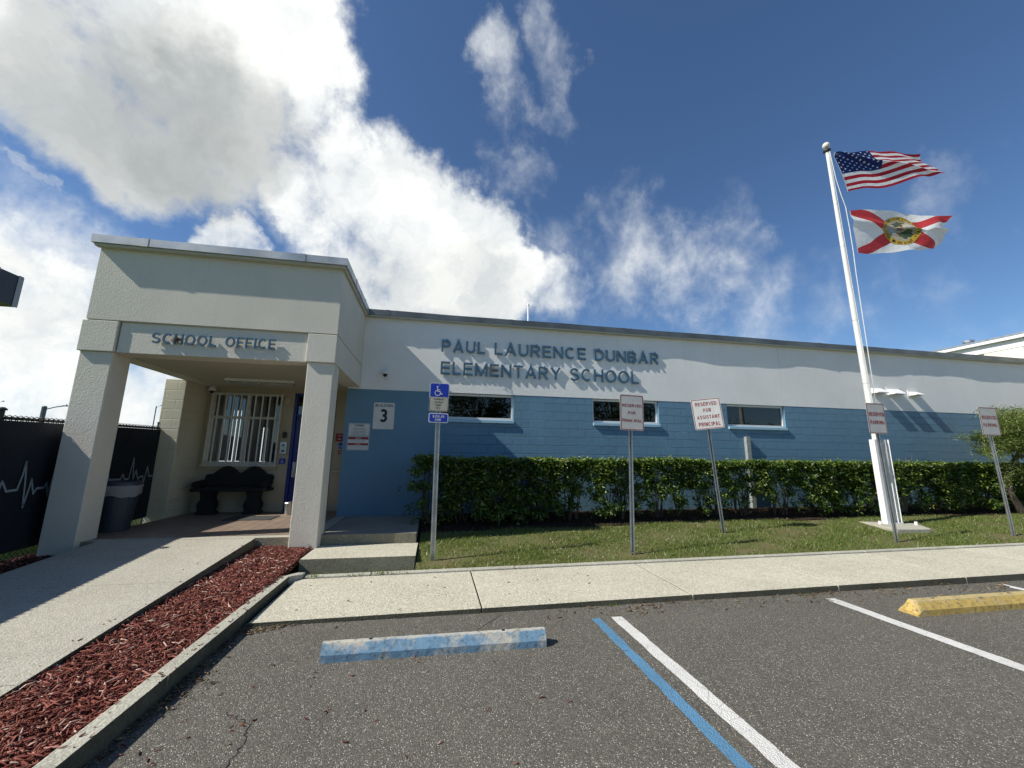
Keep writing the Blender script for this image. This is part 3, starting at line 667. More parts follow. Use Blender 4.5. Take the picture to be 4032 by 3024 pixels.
# concrete steps
st = thing('concrete_steps', 'two-step concrete stair with weathered risers beside the right porch column', 'steps', (-1.0, 7.2, 0))
def stepbox(name, x0, x1, y0, y1, z0, z1, top):
    mb = MB(); V = [(x0, y0, z0), (x1, y0, z0), (x1, y1, z0), (x0, y1, z0), (x0, y0, z1), (x1, y0, z1), (x1, y1, z1), (x0, y1, z1)]
    mb.add(V, [(0, 3, 2, 1), (4, 5, 6, 7), (2, 3, 7, 6), (3, 0, 4, 7)]); mb.add(V, [(0, 1, 5, 4), (1, 2, 6, 5)], 1)
    mb.build(name, [top, M_RISER], st, bevel=.010)
stepbox('lower_step', -1.767, -.205, 6.306, 7.222, -.05, .181, M_SIDEWALK)
stepbox('landing', -1.755, -.235, 7.226, 9.362, -.05, .339, M_LANDING)

# ================================================================== SCHOOL BUILDING
YW = 9.374; OV = 9.245
B = thing('school_building', 'long single-storey school with white upper wall, blue block base and cream entrance portico', 'building', (6, 9.4, 0))
# main front wall with three window openings
WIN = [(0.06, 1.825, 2.475, 3.085), (3.845, 5.655, 2.485, 3.085), (7.665, 9.475, 2.49, 3.085)]
X0, X1 = -1.99, 24.0
g = MB()
xs = [X0]+[v for w in WIN for v in (w[0], w[1])]+[X1]
for i in range(0, len(xs), 2): g.box(xs[i], xs[i+1], YW, YW+.22, -.1, 3.095)
for w in WIN: g.box(w[0], w[1], YW, YW+.22, -.1, w[2]); 
g.build('lower_wall', M_BLUE, B)
g = MB(); g.box(-1.718, 9.474, YW-.006, YW+.22, 3.097, 4.84); g.box(9.486, X1, YW-.006, YW+.22, 3.097, 4.84); g.box(9.474, 9.486, YW+.006, YW+.22, 3.097, 4.84)
g.box(-1.99, -1.718, YW+.01, YW+.22, 3.10, 4.84)
g.build('upper_wall', M_WHITE, B)
g = MB(); g.box(X1-.22, X1, YW+.22, 24, -.1, 4.84); g.box(-5.59, X1, 23.8, 24, -.1, 4.84); g.box(-5.59, -5.37, 10.4, 23.8, -.1, 4.84); g.build('outer_wall', M_CREAM, B)
g = MB(); g.box(-5.40, X1, OV+.07, 24, 4.855, 4.93); g.box(-5.39, -1.68, 6.90, OV+.068, 4.855, 4.93); g.build('roof', M_ROOF, B)
# steel fascia, with joint covers, and a narrow trim under it
OV = 9.245
def wavy(x): return .010*math.sin(x*1.35+.6)+.005*math.sin(x*3.3+1)+.002*math.sin(x*8.1)
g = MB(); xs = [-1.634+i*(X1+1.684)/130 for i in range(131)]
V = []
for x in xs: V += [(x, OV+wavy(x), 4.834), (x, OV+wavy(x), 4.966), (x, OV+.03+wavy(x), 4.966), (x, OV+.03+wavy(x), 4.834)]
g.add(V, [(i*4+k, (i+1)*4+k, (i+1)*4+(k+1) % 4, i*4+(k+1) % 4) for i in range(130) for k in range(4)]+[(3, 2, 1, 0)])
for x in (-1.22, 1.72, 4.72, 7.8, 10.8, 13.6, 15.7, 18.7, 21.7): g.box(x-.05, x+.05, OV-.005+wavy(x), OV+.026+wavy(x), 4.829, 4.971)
g.build('roof_fascia', M_REFLFASCIA, B)
g = MB()
g.box(-5.425, -1.635, 6.853, 6.883, 4.855, 4.985)
for x in (-4.70, -2.365): g.box(x-.05, x+.05, 6.849, 6.88, 4.850, 4.990)
g.box(-1.665, -1.636, 6.884, OV+.04, 4.852, 4.984)
for y in (7.75, 8.75): g.box(-1.669, -1.631, y-.05, y+.05, 4.850, 4.990)
g.box(-5.425, -5.395, 6.884, 23.9, 4.855, 4.985)
g.build('roof_fascia', M_FASCIA, B)
g = MB(); V = []
for x in xs: x = max(x, -1.62); V += [(x, OV+.010+wavy(x), 4.800), (x, OV+.010+wavy(x), 4.832), (x, YW-.007, 4.832), (x, YW-.007, 4.800)]
g.add(V, [(i*4+k, (i+1)*4+k, (i+1)*4+(k+1) % 4, i*4+(k+1) % 4) for i in range(130) for k in range(4)])
g.box(-1.714, -1.625, OV+.035, YW-.007, 4.80, 4.853); g.box(-1.60, X1, OV+.07, YW-.007, 4.833, 4.854); g.box(-5.392, -1.67, 6.886, 6.973, 4.815, 4.853); g.box(-1.714, -1.669, 6.975, OV+.03, 4.80, 4.853)
g.build('fascia_trim', M_DRIP, B)
# windows of the front wall
def front_window(i, w):
    x0, x1, z0, z1 = w; f = .045
    mb = MB(); y0, y1 = YW+.055, YW+.115
    mb.box(x0, x1, y0, y1, z0, z0+f+.01); mb.box(x0, x1, y0, y1, z1-f, z1); mb.box(x0, x0+f, y0, y1, z0+f+.01, z1-f); mb.box(x1-f, x1, y0, y1, z0+f+.01, z1-f)
    W = mb.build('window', M_FRAME, B, bevel=.004)
    p = MB(); p.box(x0+f, x1-f, y0+.03, y0+.036, z0+f+.01, z1-f); p.build('pane', M_GLASS, W)
    s = MB(); s.box(x0+.002, x1+.012, YW-.045, YW+.053, z0-.075, z0-.002); s.build('sill', M_SILL, W, bevel=.008)
    r = MB(); r.box(x1-.002, x1+.008, YW-.002, YW+.05, z0, z1)
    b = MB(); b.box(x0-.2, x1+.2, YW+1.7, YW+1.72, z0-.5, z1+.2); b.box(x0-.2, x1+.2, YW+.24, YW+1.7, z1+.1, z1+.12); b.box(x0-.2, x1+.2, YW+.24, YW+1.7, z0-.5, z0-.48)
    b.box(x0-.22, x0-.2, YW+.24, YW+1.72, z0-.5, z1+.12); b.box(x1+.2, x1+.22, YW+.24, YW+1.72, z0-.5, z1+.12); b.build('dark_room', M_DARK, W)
    if i == 2:
        c = MB(); c.box(x0+f+.005, x0+.16, YW+.16, YW+.19, z0, z1); c.build('curtain', M_BAR, W)
    if i == 0:
        c = MB(); c.box(x0+f, x0+1.15, YW+.9, YW+.93, z0+.33, z0+.36); c.box(x0+f, x0+1.0, YW+.9, YW+.93, z0+.13, z0+.155); c.build('shelf', M_BAR, W)
for i, w in enumerate(WIN): front_window(i, w)

# portico
g = MB(); g.box(-5.36, -1.72, 6.978, 7.36, 3.64, 4.84); g.box(-2.10, -1.72, 7.36, YW-.008, 3.64, 4.84); g.box(-5.36, -5.10, 7.36, 10.4, 3.64, 4.84); g.build('portico_parapet', M_CREAM, B)
g = MB(); g.box(-5.35, -1.73, 6.99, 7.35, 3.622, 3.64); g.box(-2.08, -1.73, 7.35, YW-.008, 3.622, 3.64); g.box(-5.34, -5.12, 7.35, 10.4, 3.622, 3.64); g.build('reveal_groove', M_CREAM_SMOOTH, B)
g = MB(); g.box(-4.90, -2.17, 7.012, 7.36, 3.137, 3.622); g.box(-2.08, -1.724, 7.405, YW-.008, 3.137, 3.622); g.box(-5.25, -4.99, 7.405, 10.25, 3.137, 3.622); g.build('portico_beam', M_CREAM, B)
for x0, x1 in ((-5.38, -4.945), (-2.154, -1.736)):
    g = MB(); g.box(x0, x1, 7.015, 7.40, -.05, 3.137); P = g.build('portico_column', M_CREAM, B, bevel=.012)
    g = MB(); g.box(x0-.022, x1+.022, 6.975, 7.41, 3.137, 3.622); g.build('capital', M_CREAM, P, bevel=.008)
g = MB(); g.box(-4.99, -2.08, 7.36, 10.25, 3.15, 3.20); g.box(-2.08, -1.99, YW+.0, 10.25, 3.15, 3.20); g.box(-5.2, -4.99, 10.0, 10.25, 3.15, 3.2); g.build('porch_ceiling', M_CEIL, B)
g = MB(); g.box(-5.59, -5.20, 9.40, 10.4, -.05, 3.15); g.build('block_pier', M_PIER, B, bevel=.01)
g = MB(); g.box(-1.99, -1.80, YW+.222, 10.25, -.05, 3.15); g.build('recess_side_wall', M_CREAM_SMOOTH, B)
YB = 10.25
# rear wall with window opening and door opening
WX0, WX1, WZ0, WZ1 = -5.08, -3.585, 1.40, 3.02
DX0, DX1, DZ1 = -3.33, -2.40, 3.06
g = MB()
g.box(-5.20, WX0, YB, YB+.15, .2, 3.15); g.box(WX0, WX1, YB, YB+.15, .2, WZ0); g.box(WX0, WX1, YB, YB+.15, WZ1, 3.15)
g.box(WX1, DX0, YB, YB+.15, .2, 3.15); g.box(DX1, -1.80, YB, YB+.15, .2, 3.15); g.box(DX0, DX1, YB, YB+.15, DZ1, 3.15)
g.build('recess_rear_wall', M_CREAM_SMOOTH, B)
# office window: frame, mid rail, glass, security bars, blinds
mb = MB(); f = .05
mb.box(WX0, WX1, YB-.02, YB+.05, WZ0, WZ0+f); mb.box(WX0, WX1, YB-.02, YB+.05, WZ1-f, WZ1); mb.box(WX0, WX0+f, YB-.02, YB+.05, WZ0+f, WZ1-f); mb.box(WX1-f, WX1, YB-.02, YB+.05, WZ0+f, WZ1-f)
mb.box(-4.36, -4.28, YB-.015, YB+.045, WZ0+f, WZ1-f); mb.box(WX0+f, -4.36, YB-.01, YB+.04, 2.42, 2.48); mb.box(-4.28, WX1-f, YB-.01, YB+.04, 2.42, 2.48)
OW = mb.build('office_window', M_BAR, B, bevel=.004)
p = MB(); p.box(WX0+f, WX1-f, YB+.05, YB+.056, WZ0+f, WZ1-f); p.build('pane', M_GLASS, OW)
p = MB(); p.box(-5.17, -3.56, YB-.05, YB-.004, 1.275, 1.345); p.build('sill', M_CREAM_SMOOTH, OW, bevel=.006)
p = MB()
for i in range(10):
    x = -4.905+i*.1525
    if i == 9: continue
    p.box(x-.014, x+.014, YB-.105, YB-.075, 1.40, 3.0)
for z in (1.385, 2.43, 2.985): p.box(-5.03, -3.57, YB-.073, YB-.045, z, z+.03)
for x in (-5.05, -3.585): p.box(x-.014, x+.014, YB-.105, YB-.02, 1.36, 3.02)
p.box(-5.11, -3.55, YB-.11, YB-.02, 1.345, 1.38)
p.build('security_bars', M_BAR, OW, bevel=.003)
p = MB()
for i in range(17):
    x = -4.99+i*.085
    if i in (0, 16): continue
    a = R(62 + 14*math.sin(i*1.7)); dx, dy = .045*math.cos(a), .045*math.sin(a)
    top = 2.98; bot = 1.46
    p.add([(x-dx, YB+.19-dy, bot), (x+dx, YB+.19+dy, bot), (x+dx, YB+.19+dy, top), (x-dx, YB+.19-dy, top)], [(0, 1, 2, 3)])
p.build('vertical_blinds', M_BLIND, OW)
def mk_em(name, col, e):
    s = NT(name); s.fin(col, 0.5); s.put(col, s.b.inputs['Emission Color']); s.b.inputs['Emission Strength'].default_value = e; return s.m
M_DAY = mk_em('daylit_far_window', (0.9, 0.95, 1.0), 1.5)
YR = YB+1.10
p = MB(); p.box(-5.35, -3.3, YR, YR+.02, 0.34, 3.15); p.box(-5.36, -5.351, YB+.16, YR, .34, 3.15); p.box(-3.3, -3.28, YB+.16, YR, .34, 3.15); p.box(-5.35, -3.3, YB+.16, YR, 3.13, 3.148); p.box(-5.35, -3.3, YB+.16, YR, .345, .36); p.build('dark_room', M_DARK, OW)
p = MB(); p.box(-5.28, -4.70, YR-.03, YR-.01, 1.38, 2.72); p.build('far_window', M_DAY, OW)
p = MB(); p.box(-4.36, -4.24, YR-.03, YR-.01, 1.38, 2.3); p.build('far_window', M_DAY, OW)
# door
p = MB(); p.box(DX0, DX0+.07, YB-.03, YB+.10, .345, DZ1); p.box(DX1-.05, DX1, YB-.03, YB+.10, .345, DZ1); p.box(DX0+.07, DX1-.05, YB-.03, YB+.10, DZ1-.07, DZ1); p.box(DX0+.07, DX1-.05, YB-.02, YB+.09, 2.50, 2.57)
DR = p.build('door', M_DOOR, B, bevel=.004)
p = MB(); p.box(DX0+.072, DX1-.052, YB+.01, YB+.055, .35, 2.498); p.build('door_leaf', M_DOOR, DR, bevel=.004)
p = MB(); p.box(DX0+.072, DX1-.052, YB+.03, YB+.036, 2.572, DZ1-.072); p.build('transom_glass', M_GLASS, DR)
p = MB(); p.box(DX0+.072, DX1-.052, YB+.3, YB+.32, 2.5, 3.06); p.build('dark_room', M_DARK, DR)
p = MB(); p.box(-3.235, -3.165, YB-.005, YB+.009, 1.10, 1.45); p.box(-3.225, -3.18, YB-.045, YB-.006, 1.13, 1.29); p.build('door_handle', M_STEEL, DR, bevel=.005)
p = MB(); p.box(-3.24, -3.05, YB-.004, YB+.009, .42, .46); p.build('kick_strip', M_STEEL, DR)

# vents on the upper wall
for x0, x1, z0, z1 in ((12.50, 12.99, 3.60, 3.77), (13.10, 13.62, 3.585, 3.77), (13.88, 14.30, 3.585, 3.715)):
    d = .20; mb = MB()
    y0 = YW-.006
    mb.add([(x0+.04, y0-.002, z1-.02), (x1-.06, y0-.002, z1-.02), (x1-.06, y0-d, z0), (x0+.04, y0-d, z0), (x0+.04, y0-.002, z1-.045), (x1-.06, y0-.002, z1-.045), (x1-.06, y0-d, z0-.02), (x0+.04, y0-d, z0-.02),
            (x0+.04, y0-.002, z0-.02), (x1-.06, y0-.002, z0-.02)],
           [(0, 3, 2, 1), (4, 5, 6, 7), (3, 7, 6, 2), (0, 4, 7, 3), (1, 2, 6, 5), (8, 4, 7), (9, 6, 5)])
    h = mb.build('vent_hood', M_VENT, B)
    fl = MB(); fl.box(x0, x1-.02, y0-.012, y0-.001, z0-.05, z1+.02); fl.build('wall_flange', M_VENT, h)

# roof pipes
p = MB(); p.tube([(2.56, 11, 4.9), (2.56, 11, 6.08)], .03, 10); p.tube([(2.56, 11, 6.08), (2.56, 11, 6.13)], .04, 10); p.build('roof_pipe', M_VENT, B)
p = MB(); p.tube([(13.05, 9.9, 4.93), (13.05, 9.9, 5.10)], .035, 10); p.build('roof_pipe', M_VENT, B)

# ------------------------------------------------------------------ wall lettering
def islands(V, F):
    par = list(range(len(V)))
    def find(a):
        while par[a] != a: par[a] = par[par[a]]; a = par[a]
        return a
    for f in F:
        for i in f[1:]: par[find(i)] = find(f[0])
    gr = {}
    for f in F: gr.setdefault(find(f[0]), []).append(f)
    out = []
    for k, fs in gr.items():
        ids = sorted({i for f in fs for i in f}); mp = {a: b for b, a in enumerate(ids)}
        out.append(([V[i] for i in ids], [tuple(mp[i] for i in f) for f in fs]))
    return sorted(out, key=lambda q: sum(v[0] for v in q[0])/len(q[0]))
def lettering(root, words, yback, depth, stand, stroke):
    fr = (Vector((0, yback-stand, 0)), Vector((1, 0, 0)), Vector((0, 0, 1)), Vector((0, -1, 0)))
    for s, x0, x1, z0, z1 in words:
        for c, PL in capitals(s, x0, x1, z0, z1, stroke):
            mb = MB()
            for k, P in enumerate(PL): ribbon(mb, fr, P, stroke, 0-k*.0008, depth); 
            mb.build('letter', M_LETTER, root)
T1 = thing('school_name_lettering', 'raised blue letters reading PAUL LAURENCE DUNBAR ELEMENTARY SCHOOL on the white wall', 'lettering', (2.9, YW, 3.5))
lettering(T1, [('PAUL', .055, 1.10, 4.07, 4.365), ('LAURENCE', 1.33, 3.685, 4.07, 4.375), ('DUNBAR', 3.92, 5.715, 4.07, 4.37),
               ('ELEMENTARY', .055, 3.01, 3.52, 3.83), ('SCHOOL', 3.25, 5.115, 3.515, 3.84)], YW-.006, .032, .012, .048)
T2 = thing('office_lettering', 'raised blue letters reading SCHOOL OFFICE on the cream portico beam', 'lettering', (-3.5, 7.01, 3.3))
lettering(T2, [('SCHOOL', -4.44, -3.535, 3.305, 3.475), ('OFFICE', -3.40, -2.66, 3.31, 3.48)], 7.012, .022, .022, .026)

# bird nests stuck behind letters
def nest(name, label, c, r, n, mat):
    mb = MB()
    for i in range(n):
        a = rng.normal(0, 1, 3); a /= np.linalg.norm(a); p = np.array(c)+rng.normal(0, r*.45, 3)*np.array([1.2, .4, .8])
        q = p+a*np.array([1, .4, 1])*r*.9; mb.tube([tuple(p), tuple((p+q)/2+rng.normal(0, r*.1, 3)), tuple(q)], .0035, 3)
    return tag(mb.build(name, mat), label, 'nest')
nest('twig_nest', 'small dark twig nest caught between letters of SCHOOL OFFICE', (-4.08, 6.965, 3.38), .055, 60, M_BARK)
nest('twig_nest', 'wisps of dry twigs caught in the letters of ELEMENTARY', (1.28, YW-.06, 3.68), .10, 40, M_TWIG)

# ------------------------------------------------------------------ wall plates and devices
def plate(root, name, fr, w, h, r, t, mat, border=None, bw=.012, inset=.012):
    mb = MB(); mb.prism(rrect(0, 0, w, h, r), fr, t); P = mb.build(name, mat, root)
    if border:
        b = MB(); o = rrect(inset, inset, w-inset, h-inset, max(.004, r-inset)); i = rrect(inset+bw, inset+bw, w-inset-bw, h-inset-bw, max(.003, r-inset-bw))
        ring(b, o, i, fr, t+.0015); b.build('border', border, P)
    return P
def lines(P, fr, t, items, mat):
    mb = MB()
    for s, x0, x1, y0, y1, k in items:
        if s.upper() == s and y1-y0 > .018: put_caps(mb, s, fr, x0, x1, y0, y1, t, (y1-y0)*(.17 if k < .03 else k))
        else: put_text(mb, s, fr, x0, x1, y0, y1, t, min(k, .01))
    return mb.build('lettering', mat, P)
def disc(mb, fr, cx, cy, r, off, n=14, mi=0):
    O, ux, uy, nn = fr
    mb.add([tuple(O+ux*(cx+r*math.cos(2*math.pi*k/n))+uy*(cy+r*math.sin(2*math.pi*k/n))+nn*off) for k in range(n)], [tuple(range(n))], mi)
def stroke(mb, fr, pts, w, off):
    O, ux, uy, nn = fr
    for (x0, y0), (x1, y1) in zip(pts, pts[1:]):
        dx, dy = x1-x0, y1-y0; l = math.hypot(dx, dy); nx, ny = -dy/l*w/2, dx/l*w/2
        q = [(x0-nx, y0-ny), (x1-nx, y1-ny), (x1+nx, y1+ny), (x0+nx, y0+ny)]
        mb.add([tuple(O+ux*a+uy*b+nn*off) for a, b in q], [(0, 1, 2, 3)])
    for x, y in pts: disc(mb, fr, x, y, w/2, off+.0003, 10)
def wheelchair(mb, fr, cx, cy, s, off):
    """the access symbol, s = overall height"""
    w = .085*s
    disc(mb, fr, cx-.10*s, cy+.43*s, .085*s, off)
    stroke(mb, fr, [(cx-.10*s, cy+.30*s), (cx-.09*s, cy-.02*s), (cx+.17*s, cy-.04*s), (cx+.29*s, cy-.33*s), (cx+.42*s, cy-.27*s)], w, off+.0006)
    stroke(mb, fr, [(cx-.08*s, cy+.15*s), (cx+.14*s, cy+.13*s)], w*.8, off+.0009)
    arc = [(cx-.06*s+.27*s*math.cos(R(a)), cy-.20*s+.27*s*math.sin(R(a))) for a in range(118, 345, 16)]
    stroke(mb, fr, arc, w*.8, off+.0012)

# BUILDING 3
t = thing('building_number_sign', 'white plate reading BUILDING 3 in black on the blue wall', 'sign', (-1.16, YW, 2.5))
fr = frame((-1.163, YW-.004, 2.50), .455, .60); P = plate(t, 'plate', fr, .455, .60, .03, .004, M_SIGNWHITE)
lines(P, fr, .006, [('BUILDING', .035, .42, .505, .565, .002)], M_BLACK).name = 'lettering'
lines(P, fr, .006, [('3', .135, .305, .155, .455, .19)], M_BLACK)
for x, y in ((.03, .09), (.425, .09), (.02, .50), (.435, .50)): b = MB(); disc(b, fr, x, y, .009, .0065); b.build('screw', M_GALV, P)
# warning / notice
t = thing('warning_sign', 'white WARNING plate with black border left of the building number', 'sign', (-1.67, YW, 2.18))
fr = frame((-1.667, YW-.004, 2.178), .455, .285); P = plate(t, 'plate', fr, .455, .285, .012, .004, M_SIGNWHITE, M_BLACK, .005, .010)
lines(P, fr, .006, [('WARNING', .125, .335, .215, .258, .02), ('THIS FACILITY EMPLOYS', .11, .345, .165, .182, .006), ('VIDEO SURVEILLANCE EQUIPMENT', .06, .395, .132, .149, .006), ('FOR SECURITY PURPOSES', .09, .36, .099, .116, .006),
                    ('THIS EQUIPMENT MAY OR MAY NOT', .05, .40, .066, .083, .006), ('BE MONITORED AT ANY TIME', .075, .375, .033, .050, .006)], M_BLACK)
t = thing('notice_sign', 'white NOTICE and AVISO plate with two dark red bands, under the warning plate', 'sign', (-1.67, YW, 1.88))
fr = frame((-1.667, YW-.004, 1.878), .455, .30); P = plate(t, 'plate', fr, .455, .30, .012, .004, M_SIGNWHITE, M_BLACK, .005, .010)
b = MB(); O, ux, uy, nn = fr
for y0, y1 in ((.235, .285), (.108, .155)): b.add([tuple(O+ux*a+uy*c+nn*.0062) for a, c in ((.016, y0), (.439, y0), (.439, y1), (.016, y1))], [(0, 1, 2, 3)])
b.build('red_band', M_REDSIGN, P)
lines(P, fr, .0075, [('NOTICE', .17, .285, .245, .275, .01), ('AVISO', .175, .28, .117, .146, .01)], M_SIGNWHITE)
lines(P, fr, .0065, [('Trespassing or loitering upon school grounds is', .05, .40, .212, .224, .002), ('prohibited and violators are subject', .06, .395, .192, .204, .002), ('to arrest and prosecution', .09, .36, .170, .183, .002),
                     ('Entrar sin permiso a la propiedad', .05, .40, .083, .095, .002), ('de la escuela esta prohibido y los infractores', .03, .42, .060, .072, .002), ('estan sujetos a arresto', .05, .395, .036, .048, .002)], M_BLACK)
# red and blue small signs by the door
t = thing('fire_panel_sign', 'dark red FIRE PANEL plate on the cream wall right of the blue door', 'sign', (-2.2, YB, 2.03))
fr = frame((-2.215, YB-.004, 2.035), .25, .19); P = plate(t, 'plate', fr, .25, .19, .004, .004, M_RED)
lines(P, fr, .0055, [('FIRE', .05, .115, .125, .15, .005), ('ALARM', .135, .22, .125, .15, .005), ('PANEL', .04, .125, .045, .07, .005)], M_SIGNWHITE)
t = thing('blue_notice_plate', 'small blue notice plate below the fire panel plate', 'sign', (-2.17, YB, 1.84)); fr = frame((-2.165, YB-.004, 1.84), .19, .14); P = plate(t, 'plate', fr, .19, .14, .004, .004, M_SIGNBLUE)
b = MB(); O, ux, uy, nn = fr; b.add([tuple(O+ux*a+uy*c+nn*.006) for a, c in ((.02, .045), (.17, .045), (.17, .062), (.02, .062))], [(0, 1, 2, 3)]); b.build('white_band', M_SIGNWHITE, P)
t = thing('red_notice_plate', 'small red notice plate, lowest beside the blue door', 'sign', (-2.17, YB, 1.69)); fr = frame((-2.165, YB-.004, 1.69), .19, .10); P = plate(t, 'plate', fr, .19, .10, .004, .004, M_RED)
lines(P, fr, .0055, [('FIRE EXIT', .02, .15, .055, .08, .004), ('ONLY', .03, .12, .02, .042, .004)], M_SIGNWHITE)
# rail/push bar seen by the corner
mb = MB(); mb.tube([(-2.36, YB-.05, 1.245), (-2.06, YB-.05, 1.235)], .012, 8); mb.box(-2.10, -2.05, YB-.06, YB-.002, 1.19, 1.26); tag(mb.build('door_holder', M_STEEL), 'short steel door holder arm on the cream wall beside the blue door', 'door holder')
# access sign, intercom, speaker box, alarm
t = thing('access_sign', 'small square blue wheelchair sign beside the barred window', 'sign', (-3.46, YB, 1.46)); fr = frame((-3.46, YB-.004, 1.465), .135, .13); P = plate(t, 'plate', fr, .135, .13, .006, .004, M_SIGNBLUE)
b = MB(); wheelchair(b, fr, .066, .062, .09, .0055); b.build('wheelchair_symbol', M_SIGNWHITE, P)
t = thing('intercom', 'grey metal intercom panel between barred window and blue door', 'intercom', (-3.46, YB, 1.77)); mb = MB(); mb.box(-3.54, -3.385, YB-.05, YB-.002, 1.62, 1.915); mb.build('housing', M_STEEL, t, bevel=.01)
mb = MB(); mb.box(-3.485, -3.425, YB-.056, YB-.0505, 1.68, 1.72); fr = frame((-3.46, YB-.05, 1.83), .06, .06); disc(mb, fr, .03, .03, .025, .002); mb.build('grille', M_BLACK, t)
mb = MB(); fr = frame((-3.458, YB-.03, 2.065), .085, .15); mb.prism(rrect(0, 0, .085, .15, .035), fr, .03); mb.prism(rrect(.008, .008, .077, .142, .03), fr, -.026); tag(mb.build('card_reader', M_BLACK), 'black rounded card reader above the grey intercom', 'card reader')
mb = MB(); fr = frame((-3.48, YB-.002, 2.873), .145, .145); mb.prism(rrect(0, 0, .145, .145, .035), fr, .04); tag(mb.build('alarm_box', M_CREAM_SMOOTH, bevel=.01), 'cream rounded alarm box at the upper right corner of the barred window', 'alarm')
# porch light
t = thing('porch_light', 'long fluorescent light fixture under the porch ceiling', 'light', (-3.63, 9.0, 3.1))
mb = MB(); mb.box(-4.28, -2.98, 8.93, 9.07, 3.09, 3.148); mb.build('housing', M_WPLASTIC, t, bevel=.012)
mb = MB(); mb.tube([(-4.27, 9.0, 3.075), (-2.99, 9.0, 3.075)], .055, 14); mb.build('diffuser', plain('grey_diffuser', (.30, .30, .28), .4), t, smooth=True)
for x in (-4.18, -3.9, -3.63, -3.36, -3.08): mb = MB(); mb.box(x-.015, x+.015, 8.925, 9.075, 3.05, 3.10); mb.build('clip', M_STEEL, t)
# cameras
def domecam(c, label, wall):
    x, y, z = c; t = thing('security_camera', label, 'camera', c)
    mb = MB(); mb.lathe(x, y, [(.03, z+.10), (.05, z+.095), (.075, z+.06), (.082, z), (.05, z-.002)][::-1], 20); mb.build('housing', M_WPLASTIC, t, smooth=True)
    mb = MB(); mb.lathe(x, y, [(.048, z-.003), (.046, z-.03), (.032, z-.055), (.012, z-.065)][::-1], 16); mb.build('dome', M_GLASSDOME, t, smooth=True)
    mb = MB(); (mb.box(x-.035, x+.035, y+.06, YW-.008, z+.02, z+.09) if wall else mb.box(x-.05, x+.05, y-.05, y+.05, z+.095, 3.149)); mb.build('mount', M_WPLASTIC, t, bevel=.008)
domecam((-1.18, YW-.13, 3.44), 'white dome camera on the white wall above the building number sign', True)
domecam((-5.06, 10.12, 3.04), 'white dome camera in the shaded porch ceiling corner', False)

# pipe guard on wall
mb = MB(); mb.box(8.10, 8.225, YW-.095, YW-.002, .2, 2.22); tag(mb.build('pipe_guard', M_POSTGREY, bevel=.006), 'tall grey metal pipe guard on the blue wall below the third window', 'pipe guard')

# ------------------------------------------------------------------ porch furniture
t = thing('garden_bench', 'dark cast stone bench with double-humped backrest under the barred window', 'bench', (-4.3, 9.85, .34))
mb = MB()
prof = [(-4.93, .90), (-4.93, 1.13), (-4.90, 1.17), (-4.79, 1.18)]
for i in range(1, 24):
    u = i/24; x = -4.79+u*1.09; hump = .165*abs(math.sin(u*2*math.pi*.5*2))**1.3 if True else 0
    prof.append((x, 1.19+hump))
prof += [(-3.70, 1.18), (-3.59, 1.17), (-3.56, 1.13), (-3.60, .90)]
fr = (Vector((0, 10.09, 0)), Vector((1, 0, 0)), Vector((0, .0, 1)), Vector((0, 1, 0)))
mb.prism(prof, fr, .09); mb.build('backrest', M_BENCH, t, bevel=.015)
mb = MB(); mb.box(-5.0, -3.52, 9.70, 10.11, .825, .895); mb.build('seat', M_BENCH, t, bevel=.02)
for xa in (-4.93, -3.60):
    mb = MB(); mb.tube([(xa, 9.74, .96), (xa, 10.09, 1.0)], [.075, .06], 12); mb.box(xa-.04, xa+.04, 9.78, 10.08, .896, .97); mb.build('armrest', M_BENCH, t, bevel=.01)
for xa in (-4.72, -3.83):
    mb = MB(); Z = [(.34, .17), (.40, .17), (.42, .13), (.50, .155), (.56, .16), (.62, .13), (.66, .105), (.76, .115), (.824, .14)]
    V = []; F = []
    for z, hw in Z: V += [(xa-hw, 9.80, z), (xa+hw, 9.80, z), (xa+hw, 10.04, z), (xa-hw, 10.04, z)]
    for i in range(len(Z)-1):
        for k in range(4): F.append((i*4+k, i*4+(k+1) % 4, i*4+4+(k+1) % 4, i*4+4+k))
    F += [(3, 2, 1, 0), tuple(len(V)-4+k for k in range(4))]
    mb.add(V, F); mb.build('leg', M_BENCH, t, bevel=.012)
mb = MB(); mb.box(-3.98, -3.12, 8.92, 9.50, .344, .356); tag(mb.build('door_mat', M_MAT, bevel=.004), 'black rubber door mat on the porch tiles', 'mat')
t = thing('metal_bucket', 'shiny metal can beside the blue door on the porch tiles', 'bucket', (-3.03, 9.72, .344))
mb = MB(); mb.lathe(-3.03, 9.72, [(.085, .345), (.10, .56), (.10, .565)], 24); mb.build('can', M_STEEL, t, smooth=False)
mb = MB(); mb.lathe(-3.03, 9.72, [(.108, .566), (.11, .585), (.10, .60), (.03, .61)], 24); mb.build('lid', M_STEEL, t)
